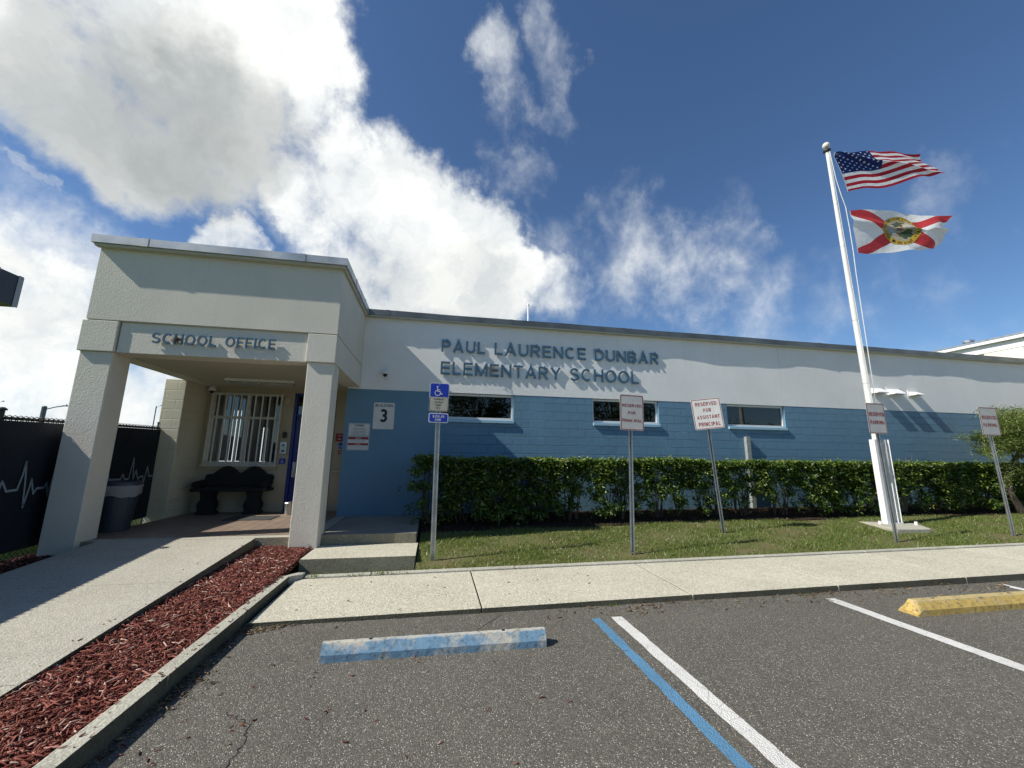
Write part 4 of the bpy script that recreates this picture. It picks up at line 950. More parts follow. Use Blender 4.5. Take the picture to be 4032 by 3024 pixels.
# trash bin
t = thing('trash_bin', 'dark navy trash bin with clear bag folded over its rim behind the left column', 'trash bin', (-5.21, 8.02, .34))
BXC, BYC = -5.20, 8.05
mb = MB(); mb.lathe(BXC, BYC, [(.22, .345), (.225, .36), (.275, 1.0), (.275, 1.005)], 28); mb.build('body', M_NAVY, t)
mb = MB(); mb.lathe(BXC, BYC, [(.285, 1.03), (.295, 1.05), (.29, 1.12), (.275, 1.14), (.265, 1.14), (.262, 1.04)], 28); mb.build('rim', M_NAVY, t)
mb = MB(); n = 40; prof = [(.283, .90), (.296, .95), (.30, 1.02), (.302, 1.065), (.292, 1.075)]; V = []
for r0, z in prof:
    for k in range(n):
        a = 2*math.pi*k/n; dz = .025*math.sin(3*a)+.012*math.sin(9*a); V.append((BXC+(r0+.007*math.sin(11*a+z*30))*math.cos(a), BYC+(r0+.007*math.sin(11*a+z*30))*math.sin(a), z+dz*(1.1-z)*4))
mb.add(V, [(i*n+k, i*n+(k+1) % n, (i+1)*n+(k+1) % n, (i+1)*n+k) for i in range(len(prof)-1) for k in range(n)])
mb.build('bag', M_BAG, t, smooth=True)

# ------------------------------------------------------------------ fence
FX = -5.55
def ftop(y): return 2.06+.026*(y-7.2)
def fbot(y): return .30+.035*(y-7.2)
t = thing('chain_link_fence', 'black chain link fence with dark privacy screen printed with a pale heartbeat line', 'fence', (FX, 7, .2))
for y in (9.44, 6.35, 3.3, .2): mb = MB(); mb.tube([(FX-.03, y, .1), (FX-.03, y, ftop(y)+.10)], .042 if y > 9 else .03, 12); mb.lathe(FX-.03, y, [(.048, ftop(y)+.10), (.046, ftop(y)+.12), (.02, ftop(y)+.14)], 12); mb.build('post', M_BLACKVINYL, t)
mb = MB(); ya, yb_ = -3.0, 9.42
mb.tube([(FX-.01, ya, ftop(ya)), (FX-.01, yb_, ftop(yb_))], .022, 8); mb.build('rail', M_BLACKVINYL, t); mb = MB(); mb.tube([(FX-.01, ya, fbot(ya)-.0), (FX-.01, yb_, fbot(yb_))], .012, 6); mb.build('rail', M_BLACKVINYL, t)
mb = MB(); ny = 120; nz = 10; V = []
for j in range(nz+1):
    for i in range(ny+1):
        y = ya+(yb_-ya)*i/ny; z = fbot(y)+(ftop(y)-.03-fbot(y))*j/nz
        V.append((FX+.022+.010*math.sin(y*2.1+z*2)*math.sin(z*3)+.006*math.sin(y*7+z*5), y, z))
mb.add(V, [(j*(ny+1)+i, j*(ny+1)+i+1, (j+1)*(ny+1)+i+1, (j+1)*(ny+1)+i) for j in range(nz) for i in range(ny)])
def mk_screen():
    s = NT('privacy_screen'); d = s.voro(75); c = s.mix(s.rng(s.noise(1.3, 4, 0.6), 0.35, 0.7), (0.008, 0.012, 0.020), (0.015, 0.019, 0.026))
    return s.fin(c, 0.65, nrm=s.bump(s.noise(4, 4, 0.6), .03, .6), spec=0.2)
mb.build('screen', mk_screen(), t, smooth=True)
# printed pulse line
mb = MB(); EK = [(6.05, 1.20), (6.22, 1.20), (6.3, 1.55), (6.42, .80), (6.48, 1.22), (6.51, 1.18), (6.56, 1.09), (6.70, 1.10), (6.735, 1.30), (6.745, 1.47), (6.79, 1.2), (6.83, .86), (6.865, 1.1), (6.875, 1.23), (6.94, 1.03), (6.98, 1.10), (7.08, 1.10), (7.11, 1.17), (7.16, .98), (7.20, 1.38), (7.26, 1.1), (7.6, 1.1), (7.75, 1.1), (7.82, 1.25), (7.9, 1.1), (8.0, 1.1), (8.1, 1.56), (8.17, 1.13), (8.20, 1.36), (8.25, 1.15), (8.52, 1.14), (8.56, 1.23), (8.62, 1.14), (8.72, 1.14), (8.77, 1.52), (8.83, 1.13), (8.88, 1.29), (8.96, 1.12), (8.99, 1.16), (9.08, 1.18), (9.13, 1.04), (9.17, 1.35), (9.25, 1.17), (9.40, 1.17)]
EK = [(y-3.35*k, z) for k in (2, 1) for y, z in EK if y < 9.38]+EK
for (y0, z0), (y1, z1) in zip(EK, EK[1:]):
    l = math.hypot(y1-y0, z1-z0); ny_, nz_ = -(z1-z0)/l*.012, (y1-y0)/l*.016; x = FX+.042
    mb.add([(x, y0-ny_, z0-nz_), (x, y1-ny_, z1-nz_), (x, y1+ny_, z1+nz_), (x, y0+ny_, z0+nz_)], [(0, 1, 2, 3)])
    mb.add([(x+.0005, y1+.012*math.cos(a), z1+.016*math.sin(a)) for a in np.linspace(0, 2*math.pi, 9)[:-1]], [tuple(range(8))])
mb.build('pulse_print', plain('pale_print', (0.19, 0.25, 0.29), 0.6), t)
# wire mesh shows above and below the screen
mb = MB(); 
def wires(y0, y1, lo, hi, step):
    y = y0; H_ = None
    while y < y1:
        for sgn in (1, -1):
            z0 = lo(y); z1 = hi(y); dz = z1-z0; ye = y+sgn*dz
            mb.tube([(FX-.012, y, z0), (FX-.012, ye, z1)], .0035, 3, cap=False)
        y += step
wires(3.0, 9.40, lambda y: .14, lambda y: fbot(y)+.01, .075)
y = -1.0
while y < 9.40:
    z = ftop(y); mb.tube([(FX-.035, y-.03, z-.04), (FX-.012, y-.012, z+.03), (FX-.008, y, z+.042), (FX+.012, y+.012, z+.03), (FX+.012, y+.03, z-.04)], .006, 4, cap=False); y += .075
mb.build('wire_mesh', M_BLACKVINYL, t)

# ------------------------------------------------------------------ parking signs
def upost(root, base, top, w=.075):
    """hat-section post leaning from base to top, open side to the camera"""
    b = Vector(base); d = (Vector(top)-b); L = d.length; d.normalize()
    sx = Vector((1, 0, 0)); sx = (sx-d*sx.dot(d)).normalized(); sy = sx.cross(d) * -1
    if sy.y < 0: sy = -sy
    k = w/.075; th = .004
    prof = [(-.0375*k, 0), (-.018*k, 0), (-.013*k, .03), (.013*k, .03), (.018*k, 0), (.0375*k, 0), (.0375*k, th), (.021*k, th), (.016*k, .03+th), (-.016*k, .03+th), (-.021*k, th), (-.0375*k, th)]
    mb = MB(); n = len(prof); A = [b+sx*a+sy*c for a, c in prof]; E2 = [p+d*L for p in A]
    mb.add([tuple(p) for p in A+E2], [(i, (i+1) % n, n+(i+1) % n, n+i) for i in range(n)] + [(0, 1, 10, 11), (1, 2, 9, 10), (2, 3, 8, 9), (3, 4, 7, 8), (4, 5, 6, 7)] + [tuple(n+j for j in q) for q in ((11, 10, 1, 0), (10, 9, 2, 1), (9, 8, 3, 2), (8, 7, 4, 3), (7, 6, 5, 4))])
    o = mb.build('post', M_GALV, root)
    hb = MB(); q = int(L/.0254/1.5)
    fr = (b+sy*.0292, sx, d, -sy)
    for i in range(2, q): disc(hb, fr, 0, i*L/q, .0055, .0, 8)
    hb.build('bolt_holes', M_BLACK, o)
    return sx, d, -sy
def parking_sign(name, label, base, top, plates):
    root = thing(name, label, 'sign', base, 'parking signs along the lawn')
    sx, d, n = upost(root, base, top)
    for f in plates: f(root, n)
    return root
def rplate(c, w, h, roll, rows, yaw=0.0, pitch=0.0, sheet=None):
    def f(root, n):
        fr = frame((c[0], c[1], c[2]), w, h, roll, yaw, pitch)
        P = plate(root, 'plate', fr, w, h, .03, .003, sheet or M_SIGNSHADE, M_RED, .011, .010)
        lines(P, fr, .0045, [(s, x0*w, x1*w, y0*h, y1*h, bd) for s, x0, x1, y0, y1, bd in rows], M_RED)
        for v_ in (.87, .11): b = MB(); disc(b, fr, w*.5, h*v_, .009, .006); b.build('bolt', M_GALV, P)
    return f
# disabled-parking sign
def s1(root, n):
    y = 6.355
    fr = frame((.034, y, 2.53), .305, .455, -.01); O, ux, uy, nn = fr
    P = plate(root, 'plate', fr, .305, .455, .03, .003, M_SIGNWHITE)
    b = MB(); pts = [p for p in rrect(.010, .010, .295, .445, .022)]
    up = [p for p in pts if p[1] > .2]; b.add([tuple(O+ux*a+uy*c+nn*.0045) for a, c in [(.295, .232)]+up+[(.010, .232)]], [tuple(range(len(up)+2))]); b.build('blue_panel', M_SIGNBLUE, P)
    b = MB(); lo = [p for p in pts if p[1] < .2]; q = [(.010, .226)]+[p for p in lo if p[0] < .15]+[p for p in lo if p[0] > .15]+[(.295, .226)]
    b.add([tuple(O+ux*a+uy*c+nn*.0045) for a, c in q], [tuple(range(len(q)))]); b.build('tan_panel', M_SIGNTAN, P)
    b = MB(); ring(b, rrect(.003, .003, .302, .229, .027), rrect(.011, .011, .294, .2285, .021), fr, .0052); b.build('border', M_BLACK, P)
    b = MB(); wheelchair(b, fr, .135, .325, .155, .006); b.build('wheelchair_symbol', M_SIGNWHITE, P)
    lines(P, fr, .006, [('PARKING BY', .075, .225, .183, .207, .008), ('DISABLED', .088, .212, .135, .159, .008), ('PERMIT', .102, .19, .088, .112, .008), ('ONLY', .115, .178, .042, .066, .008)], M_BLACK)
    for v_ in (.425, .045): b = MB(); disc(b, fr, .15, v_, .009, .0075); b.build('bolt', M_STEEL, P)
    fr = frame((.036, y, 2.20), .305, .150, -.01)
    P = plate(root, 'fine_plate', fr, .305, .15, .028, .003, M_SIGNWHITE)
    b = MB(); b.prism(rrect(.013, .013, .292, .137, .018), fr, .0045); b.build('blue_panel', M_SIGNBLUE, P)
    lines(P, fr, .006, [('$250.00', .062, .242, .080, .118, .01), ('FINE', .102, .195, .027, .065, .01)], M_SIGNWHITE)
parking_sign('parking_sign', 'blue wheelchair parking sign with $250.00 fine plate nearest the steps', (.043, 6.369, .06), (.027, 6.369, 2.775), [s1])
parking_sign('parking_sign', 'white RESERVED FOR PRINCIPAL sign with red lettering in front of the second window', (3.19, 6.275, .06), (3.257, 6.275, 2.64),
  [rplate((3.272, 6.255, 2.377), .435, .61, -.025, [('RESERVED', .09, .91, .655, .735, .012), ('FOR', .34, .64, .455, .53, .012), ('PRINCIPAL', .09, .91, .235, .315, .012)])])
parking_sign('parking_sign', 'white RESERVED FOR ASSISTANT PRINCIPAL sign leaning left, bright in the sun', (5.64, 7.27, .16), (5.44, 7.27, 2.78),
  [rplate((5.457, 7.235, 2.53), .575, .625, .10, [('RESERVED', .13, .87, .77, .885, .012), ('FOR', .38, .64, .56, .675, .012), ('ASSISTANT', .12, .90, .34, .455, .012), ('PRINCIPAL', .14, .88, .10, .225, .012)], -.30, 0, M_SIGNWHITE)])
parking_sign('parking_sign', 'white RESERVED PARKING sign in front of the flagpole base', (8.55, 6.335, .08), (8.47, 6.335, 2.72),
  [rplate((8.485, 6.315, 2.435), .435, .60, .0, [('RESERVED', .10, .93, .575, .70, .012), ('PARKING', .12, .89, .31, .43, .012)])])
parking_sign('parking_sign', 'white RESERVED PARKING sign in front of the small tree at right edge', (11.6, 6.41, .10), (11.51, 6.41, 2.72),
  [rplate((11.53, 6.39, 2.468), .50, .60, .0, [('RESERVED', .11, .91, .575, .70, .012), ('PARKING', .12, .88, .31, .43, .012)])])

# ------------------------------------------------------------------ wheel stops
def wheel_stop(name, label, mat, x0, x1, y0, y1, h, slope, w=.155):
    t = thing(name, label, 'wheel stop', ((x0+x1)/2, y0, 0), 'wheel stops')
    prof = [(0, 0), (.004, h*.42), (.052, h*.96), (.062, h), (w-.062, h), (w-.052, h*.96), (w-.004, h*.42), (w, 0)]
    n = 44; V = []; F = []; k = len(prof)
    for i in range(n+1):
        u = i/n; x = x0+(x1-x0)*u; yb = y0+(y1-y0)*u; e = min(1, max(0, min(u, 1-u)*(x1-x0)/max(slope, 1e-4)))
        for a, z in prof:
            jit = random.uniform(-.0012, .0012); V.append((x, yb+a+jit, z*(1 if slope < .02 else (.25+.75*e))*random.uniform(.994, 1.006)))
    for i in range(n):
        for q in range(k-1): F.append((i*k+q, (i+1)*k+q, (i+1)*k+q+1, i*k+q+1))
    F += [tuple(range(k)), tuple(n*k+q for q in range(k))[::-1]]
    mb = MB(); mb.add(V, F); mb.build('block', mat, t)
    for u in (.2, .8):
        x = x0+(x1-x0)*u; yb = y0+(y1-y0)*u; mb = MB(); mb.tube([(x, yb+w/2, h-.02), (x, yb+w/2, h+.004)], .014, 10); mb.build('anchor_pin', M_BLACK, t)
wheel_stop('wheel_stop', 'weathered blue concrete wheel stop with bare patches on the asphalt', M_STOPB, -.81, 1.02, 3.665, 3.645, .125, .005)
wheel_stop('wheel_stop', 'yellow concrete wheel stop with black scuffs at right edge', M_STOPY, 5.06, 6.89, 3.66, 3.66, .135, .07, .19)

# ------------------------------------------------------------------ flagpole and flags
PX, PY = 9.965, 7.47
mb = MB(); pad = [(9.28, 6.85), (10.08, 6.80), (10.62, 7.42), (9.55, 7.84)]
mb.add([(x, y, .05) for x, y in pad]+[(x, y, .262) for x, y in pad], [(3, 2, 1, 0), (4, 5, 6, 7), (0, 1, 5, 4), (1, 2, 6, 5), (2, 3, 7, 6), (3, 0, 4, 7)])
FP = thing('flagpole', 'tall white tapered flagpole with ball top and hinged channel base on a concrete pad', 'flagpole', (PX, PY, .26))
mb.build('concrete_pad', M_KERB, FP, bevel=.02)
mb = MB(); pts = []; rad = []
for i in range(25):
    u = i/24; z = .30+(9.60-.30)*u; x = PX+.01-.185*u - .02*math.sin(u*math.pi); pts.append((x, PY, z)); rad.append(.072-.037*max(0, (u-.15)/.85))
mb.tube(pts, rad, 20, cap=True); mb.build('shaft', M_POLE, FP, smooth=True)
for u in (.36, .54, .72, .86):
    i = int(u*24); x, y, z = pts[i]; mb = MB(); mb.tube([(x, y, z), (x, y, z+.012)], rad[i]+.0015, 20); mb.build('joint_band', M_GALV, FP)
TX = pts[-1][0]
mb = MB(); mb.lathe(TX, PY, [(.04, 9.60), (.085, 9.615), (.085, 9.65), (.03, 9.66), (.02, 9.72)], 20); mb.build('truck', M_BLACK, FP)
mb = MB(); mb.lathe(TX, PY, [(.075*math.sin(R(a))*1.1+.001, 9.79-.085*math.cos(R(a))) for a in range(0, 181, 12)], 20); mb.build('ball', M_BALL, FP, smooth=True)
for (xa, xb) in ((9.80, 9.885), (10.095, 10.205)):
    mb = MB(); th = .01
    # channel rails, leaning with the pole
    def rail_box(x0, x1, y0, y1):
        mb.add([(x0+.02, y0, .27), (x1+.02, y0, .27), (x1+.02, y1, .27), (x0+.02, y1, .27), (x0, y0, 2.1), (x1, y0, 2.1), (x1, y1, 2.1), (x0, y1, 2.1)],
               [(0, 3, 2, 1), (4, 5, 6, 7), (0, 1, 5, 4), (1, 2, 6, 5), (2, 3, 7, 6), (3, 0, 4, 7)])
    if xa < 10: rail_box(xa, xa+th, PY-.06, PY+.06); rail_box(xa+th+.001, xb, PY-.06, PY-.05); rail_box(xa+th+.001, xb, PY+.05, PY+.06)
    else: rail_box(xb-th, xb, PY-.06, PY+.06); rail_box(xa, xb-th-.001, PY+.05, PY+.06); rail_box(xa, xa+.016, PY-.06, PY+.049); 
    mb.build('base_channel', M_VENT, FP)
mb = MB(); mb.box(9.80, 10.24, PY-.07, PY+.07, .262, .285); mb.tube([(9.79, PY, 2.0), (10.22, PY, 2.0)], .016, 10); mb.build('hinge_plate', M_VENT, FP)
for x, y in ((9.62, 7.42), (10.32, 7.22)): mb = MB(); mb.tube([(x, y, .262), (x, y, .33)], .03, 10); mb.build('anchor_cap', M_VENT, FP)
ropeP = [(9.80, 9.58), (9.84, 9.05), (9.87, 8.74), (9.94, 8.36), (10.03, 7.99), (10.05, 7.4), (10.05, 6.78), (10.03, 6.17), (10.02, 5.0), (10.01, 3.6), (9.98, 2.4), (9.92, 1.72)]
mb = MB(); mb.tube([(x, PY-.06, z) for x, z in ropeP], .009, 6); mb.tube([(9.79, PY-.05, 9.57), (9.82, PY-.06, 8), (9.87, PY-.075, 4), (9.92, PY-.085, 1.7)], .006, 5)
mb.tube([(9.92, PY-.085, 1.72), (9.89, PY-.09, 1.6), (9.93, PY-.095, 1.52), (9.95, PY-.09, 1.64), (9.90, PY-.09, 1.70)], .007, 5); mb.build('halyard', M_ROPE, FP)
mb = MB(); mb.tube([(9.90, PY-.08, 1.40), (9.90, PY-.1, 1.58)], .014, 6); mb.box(9.885, 9.925, PY-.10, PY-.075, 1.34, 1.42); mb.build('cleat', M_BRONZE, FP)

def curve_pts(P):
    """Catmull-Rom through P, parametrised 0..1 by chord length"""
    P = [np.array(p, float) for p in P]; d = [0]
    for a, b in zip(P, P[1:]): d.append(d[-1]+np.linalg.norm(b-a))
    d = np.array(d)/d[-1]; Q = np.array(P)
    def f(t):
        t = min(max(t, 0), 1); i = min(max(int(np.searchsorted(d, t, side='right'))-1, 0), len(P)-2)
        u = (t-d[i])/(d[i+1]-d[i]); p0 = Q[max(i-1, 0)]; p1 = Q[i]; p2 = Q[i+1]; p3 = Q[min(i+2, len(P)-1)]
        return .5*((2*p1)+(-p0+p2)*u+(2*p0-5*p1+4*p2-p3)*u*u+(-p0+3*p1-3*p2+p3)*u**3)
    return f
def coons(top, right, bottom, left):
    T, Rr, Bo, Le = map(curve_pts, (top, right, bottom, left))     # top/bottom left->right, left/right bottom->top
    c00, c10, c01, c11 = Bo(0), Bo(1), T(0), T(1)
    def S(u, v):
        return (1-v)*Bo(u)+v*T(u)+(1-u)*Le(v)+u*Rr(v)-((1-u)*(1-v)*c00+u*(1-v)*c10+(1-u)*v*c01+u*v*c11)
    return S
def flag_grid(S, dep, nu=72, nv=52):
    V = []; UV = []
    for j in range(nv+1):
        for i in range(nu+1):
            u, v = i/nu, j/nv; p = S(u, v); V.append((p[0], PY-.06+dep(u, v), p[1])); UV.append((u, v))
    return V, UV, [(j*(nu+1)+i, j*(nu+1)+i+1, (j+1)*(nu+1)+i+1, (j+1)*(nu+1)+i) for j in range(nv) for i in range(nu)]
def flag_mesh(name, mat, S, dep, root):
    V, UV, F = flag_grid(S, dep); mb = MB(); mb.add(V, F); o = mb.build(name, mat, root, smooth=True)
    uv = o.data.uv_layers.new(name='cloth'); 
    for lp in o.data.loops: uv.data[lp.index].uv = UV[lp.vertex_index]
    return o
def cloth_out(s, c):
    s.fin(c, 0.75, spec=0.2, nrm=s.bump(s.noise(7, 4, 0.6), .03, .5))
    t = s.node('ShaderNodeBsdfTranslucent'); s.put(c, t.inputs[0]); mx = s.node('ShaderNodeMixShader'); mx.inputs[0].default_value = .35
    s.L.new(s.b.outputs[0], mx.inputs[1]); s.L.new(t.outputs[0], mx.inputs[2]); s.L.new(mx.outputs[0], s.out.inputs[0]); return s.m
def uvs(s):
    n = s.node('ShaderNodeUVMap'); n.uv_map = 'cloth'; q = s.node('ShaderNodeSeparateXYZ'); s.L.new(n.outputs[0], q.inputs[0]); return q.outputs[0], q.outputs[1]
FR, FW, FBL = (0.40, 0.018, 0.030), (0.78, 0.78, 0.76), (0.012, 0.028, 0.13)
s = NT('striped_flag_cloth'); u, v = uvs(s)
st_ = s.math('MODULO', s.math('FLOOR', s.math('MULTIPLY', v, 13.0)), 2.0)       # 0 = red (bottom and top)
c = s.mix(st_, FR, FW); can = s.math('MULTIPLY', s.math('LESS_THAN', u, 0.40), s.math('GREATER_THAN', v, 6/13.0))
c = s.mix(can, c, FBL); c = s.mix(s.math('LESS_THAN', u, 0.012), c, FW); M_FLAG1 = cloth_out(s, c)
s = NT('saltire_flag_cloth'); u, v = uvs(s)
d1 = s.math('ABSOLUTE', s.math('SUBTRACT', u, v)); d2 = s.math('ABSOLUTE', s.math('SUBTRACT', s.math('ADD', u, v), 1.0))
c = s.mix(s.math('LESS_THAN', s.math('MINIMUM', d1, d2), 0.125), FW, (0.56, 0.055, 0.06)); c = s.mix(s.math('LESS_THAN', u, 0.014), c, FW); M_FLAG2 = cloth_out(s, c)

S1f = coons([(9.88, 9.50), (10.5, 9.67), (11.12, 9.83), (11.7, 9.97), (12.12, 10.04), (12.6, 10.09), (12.93, 10.06)],
            [(13.53, 9.49), (13.55, 9.60), (13.50, 9.71), (13.40, 9.80), (13.24, 9.87), (13.09, 9.91), (13.0, 9.97), (12.93, 10.06)],
            [(10.17, 8.45), (10.45, 8.55), (10.78, 8.64), (11.18, 8.67), (11.6, 8.80), (12.41, 9.12), (13.0, 9.31), (13.36, 9.43), (13.53, 9.49)],
            [(10.17, 8.45), (10.07, 8.95), (9.88, 9.50)])
dep1 = lambda u, v: (.09*u**.7*math.sin(6.2*u+2.4*v+.6)*(.7+.5*u) + .22*(v-.5)*u*(1-u)*2 + .05*math.sin(17*u+5*v)*u - .10*math.exp(-((u*1.0+v*.9-.95)/.07)**2))
S2f = coons([(10.13, 7.90), (10.7, 8.0), (11.45, 8.08), (11.9, 8.11), (12.24, 8.13), (12.5, 8.07), (12.76, 8.08), (13.1, 8.14), (13.39, 8.13)],
            [(12.82, 7.18), (13.0, 7.30), (13.11, 7.40), (13.08, 7.55), (13.12, 7.68), (12.97, 7.70), (13.1, 7.80), (13.27, 7.95), (13.39, 8.13)],
            [(10.18, 6.74), (10.6, 6.76), (11.02, 6.84), (11.6, 6.93), (12.2, 7.04), (12.82, 7.18)],
            [(10.18, 6.74), (10.17, 7.3), (10.13, 7.90)])
dep2 = lambda u, v: (.10*u*math.sin(7.5*u-2.6*v) + .06*u*math.sin(19*u+9*v) + .20*max(0, u-.75)*math.sin(9*v+14*u) - .05*math.exp(-((v-.72+.25*u)/.07)**2))
f1 = thing('national_flag', 'striped red and white flag with blue star field flying at the top of the flagpole', 'flag', (10, PY, 9))
fm = flag_mesh('cloth', M_FLAG1, S1f, dep1, f1)
def on_flag(S, dep, u, v, off):
    e = 1e-3; g = lambda a, b: np.array([S(a, b)[0], PY-.06+dep(a, b), S(a, b)[1]])
    p = g(u, v); du = g(min(u+e, 1), v)-g(u, v); dv = g(u, min(v+e, 1))-g(u, v); n = np.cross(du, dv); n = n/np.linalg.norm(n)
    return tuple(p+n*off)
mb = MB()
for r in range(9):
    for cidx in range(6 if r % 2 == 0 else 5):
        uu = .40*((2*cidx+1+(r % 2))/12.0); vv = 1-(7/13.0)*((r+1)/10.0)
        for off in (.006, -.006):
            P = []
            for k in range(10):
                a = math.pi/2+k*math.pi/5; rr = .023 if k % 2 == 0 else .0095; P.append(on_flag(S1f, dep1, max(0, uu+rr*.55*math.cos(a)), min(1, vv+rr*.92*math.sin(a)), off))
            cc = on_flag(S1f, dep1, uu, vv, off); mb.add([cc]+P, [(0, 1+k, 1+(k+1) % 10) for k in range(10)])
mb.build('stars', plain('white_star_cloth', (0.78, 0.78, 0.76), 0.7), f1)
f2 = thing('state_flag', 'white flag with red diagonal cross and gold round seal, lower on the flagpole', 'flag', (10.2, PY, 7.3))
flag_mesh('cloth', M_FLAG2, S2f, dep2, f2)
SU, SV, AR = .515, .53, 1.9                          # seal centre in cloth coordinates
def seal_pt(r, a, off): return on_flag(S2f, dep2, SU+r*math.cos(a)/AR*1.05, SV+r*math.sin(a)*.98, off)
def seal_ring(mb, r0, r1, off, n=48, m=4, cond=None):
    for sg in (1, -1):
        V = [seal_pt(r0+(r1-r0)*j/m, 2*math.pi*k/n, sg*off) for j in range(m+1) for k in range(n)]
        mb.add(V, [(j*n+k, j*n+(k+1) % n, (j+1)*n+(k+1) % n, (j+1)*n+k) for j in range(m) for k in range(n)])
SE = MB(); seal_ring(SE, .255, .345, .006); SEo = SE.build('seal_ring', plain('gold_cloth', (0.55, 0.36, 0.03), .7), f2)
def mk_seal():
    s = NT('seal_picture'); n = s.noise(3.4, 4, 0.65, s.scalevec(s.obj, (1, 1, 1.3)))
    cr = s.node('ShaderNodeValToRGB'); s.L.new(n, cr.inputs[0]); e = cr.color_ramp.elements
    cols = [(.30, (.10, .13, .05)), (.40, (.20, .17, .07)), (.46, (.42, .36, .18)), (.52, (.30, .33, .42)), (.58, (.45, .38, .16)), (.66, (.09, .12, .05))]
    for i, (p, c) in enumerate(cols):
        q = e[i] if i < 2 else e.new(p)
        q.position = p; q.color = (*c, 1)
    return s.fin(cr.outputs[0], .75)
SE = MB(); seal_ring(SE, .004, .253, .006); PIC = SE.build('seal_picture', mk_seal(), f2)
def seal_blob(name, col, shapes):
    mb = MB()
    for sg in (1, -1):
        for cx, cy, rx, ry, n in shapes:
            V = []
            for k in range(n):
                a = 2*math.pi*k/n; w = 1+.18*math.sin(5*a+cx*40)+.12*math.sin(9*a+cy*30); x, y = cx+rx*w*math.cos(a), cy+ry*w*math.sin(a); V.append(seal_pt(math.hypot(x, y), math.atan2(y, x), sg*.008))
            mb.add(V, [tuple(range(n))])
    mb.build(name, plain(name+'_cloth', col, .75), PIC)
seal_blob('green_bank', (.05, .085, .03), [(.10, -.12, .11, .075, 22), (.14, -.05, .06, .05, 16)])
seal_blob('palm', (.07, .075, .035), [(-.02, .15, .10, .06, 24), (-.015, .06, .012, .09, 10)])
seal_blob('pale_water', (.42, .45, .55), [(-.13, -.02, .055, .045, 16)])
seal_blob('brown_figure', (.16, .055, .03), [(-.02, -.09, .05, .022, 14), (.05, .02, .035, .03, 12)])
mb = MB(); txt = 'GREAT SEAL OF THE STATE OF FLORIDA'
for i, ch in enumerate(txt):
    if ch == ' ': continue
    a = R(215 - 250*i/(len(txt)-1)); V, F, asp = text_mesh(ch, .02)
    w_, h_ = .026, .05
    mb.add([seal_pt(.275+h_*q, a-(p-.5)*w_/.3, .009) for p, q, z in V], F)
txt = 'IN GOD WE TRUST'
for i, ch in enumerate(txt):
    if ch == ' ': continue
    a = R(232 + 76*i/(len(txt)-1)); V, F, asp = text_mesh(ch, .02)
    mb.add([seal_pt(.325-.05*q, a+(p-.5)*.026/.3, .009) for p, q, z in V], F)
mb.build('seal_lettering', M_BLACK, f2)

# ------------------------------------------------------------------ vegetation
def leaf_cloud(P, Nrm, L, W):
    """diamond leaves: arrays of positions, facing normals, lengths, widths -> verts, faces"""
    n = len(P); Nrm = Nrm/np.linalg.norm(Nrm, axis=1, keepdims=True)
    t = rng.normal(0, 1, (n, 3)); t -= Nrm*np.sum(t*Nrm, 1, keepdims=True); t /= np.linalg.norm(t, axis=1, keepdims=True)
    b = np.cross(Nrm, t); L = L[:, None]; W = W[:, None]
    V = np.stack([P-t*L*.5, P+b*W*.5+Nrm*W*.18, P+t*L*.5-Nrm*L*.10, P-b*W*.5+Nrm*W*.18], 1).reshape(-1, 3)
    i = np.arange(n)*4
    F = np.concatenate([np.stack([i, i+1, i+2], 1), np.stack([i, i+2, i+3], 1)])
    return V, F
def mesh_np(name, V, F, mat, parent=None, smooth=False):
    me = bpy.data.meshes.new(name); me.vertices.add(len(V)); me.vertices.foreach_set('co', np.asarray(V, np.float32).ravel())
    F = np.asarray(F, np.int32); k = F.shape[1]; me.loops.add(F.size); me.loops.foreach_set('vertex_index', F.ravel())
    me.polygons.add(len(F)); me.polygons.foreach_set('loop_start', np.arange(0, F.size, k, dtype=np.int32)); me.polygons.foreach_set('loop_total', np.full(len(F), k, np.int32))
    me.materials.append(mat); me.update(calc_edges=True); me.validate()
    o = bpy.data.objects.new(name, me); COL.objects.link(o)
    if parent is not None: attach(o, parent)
    return o
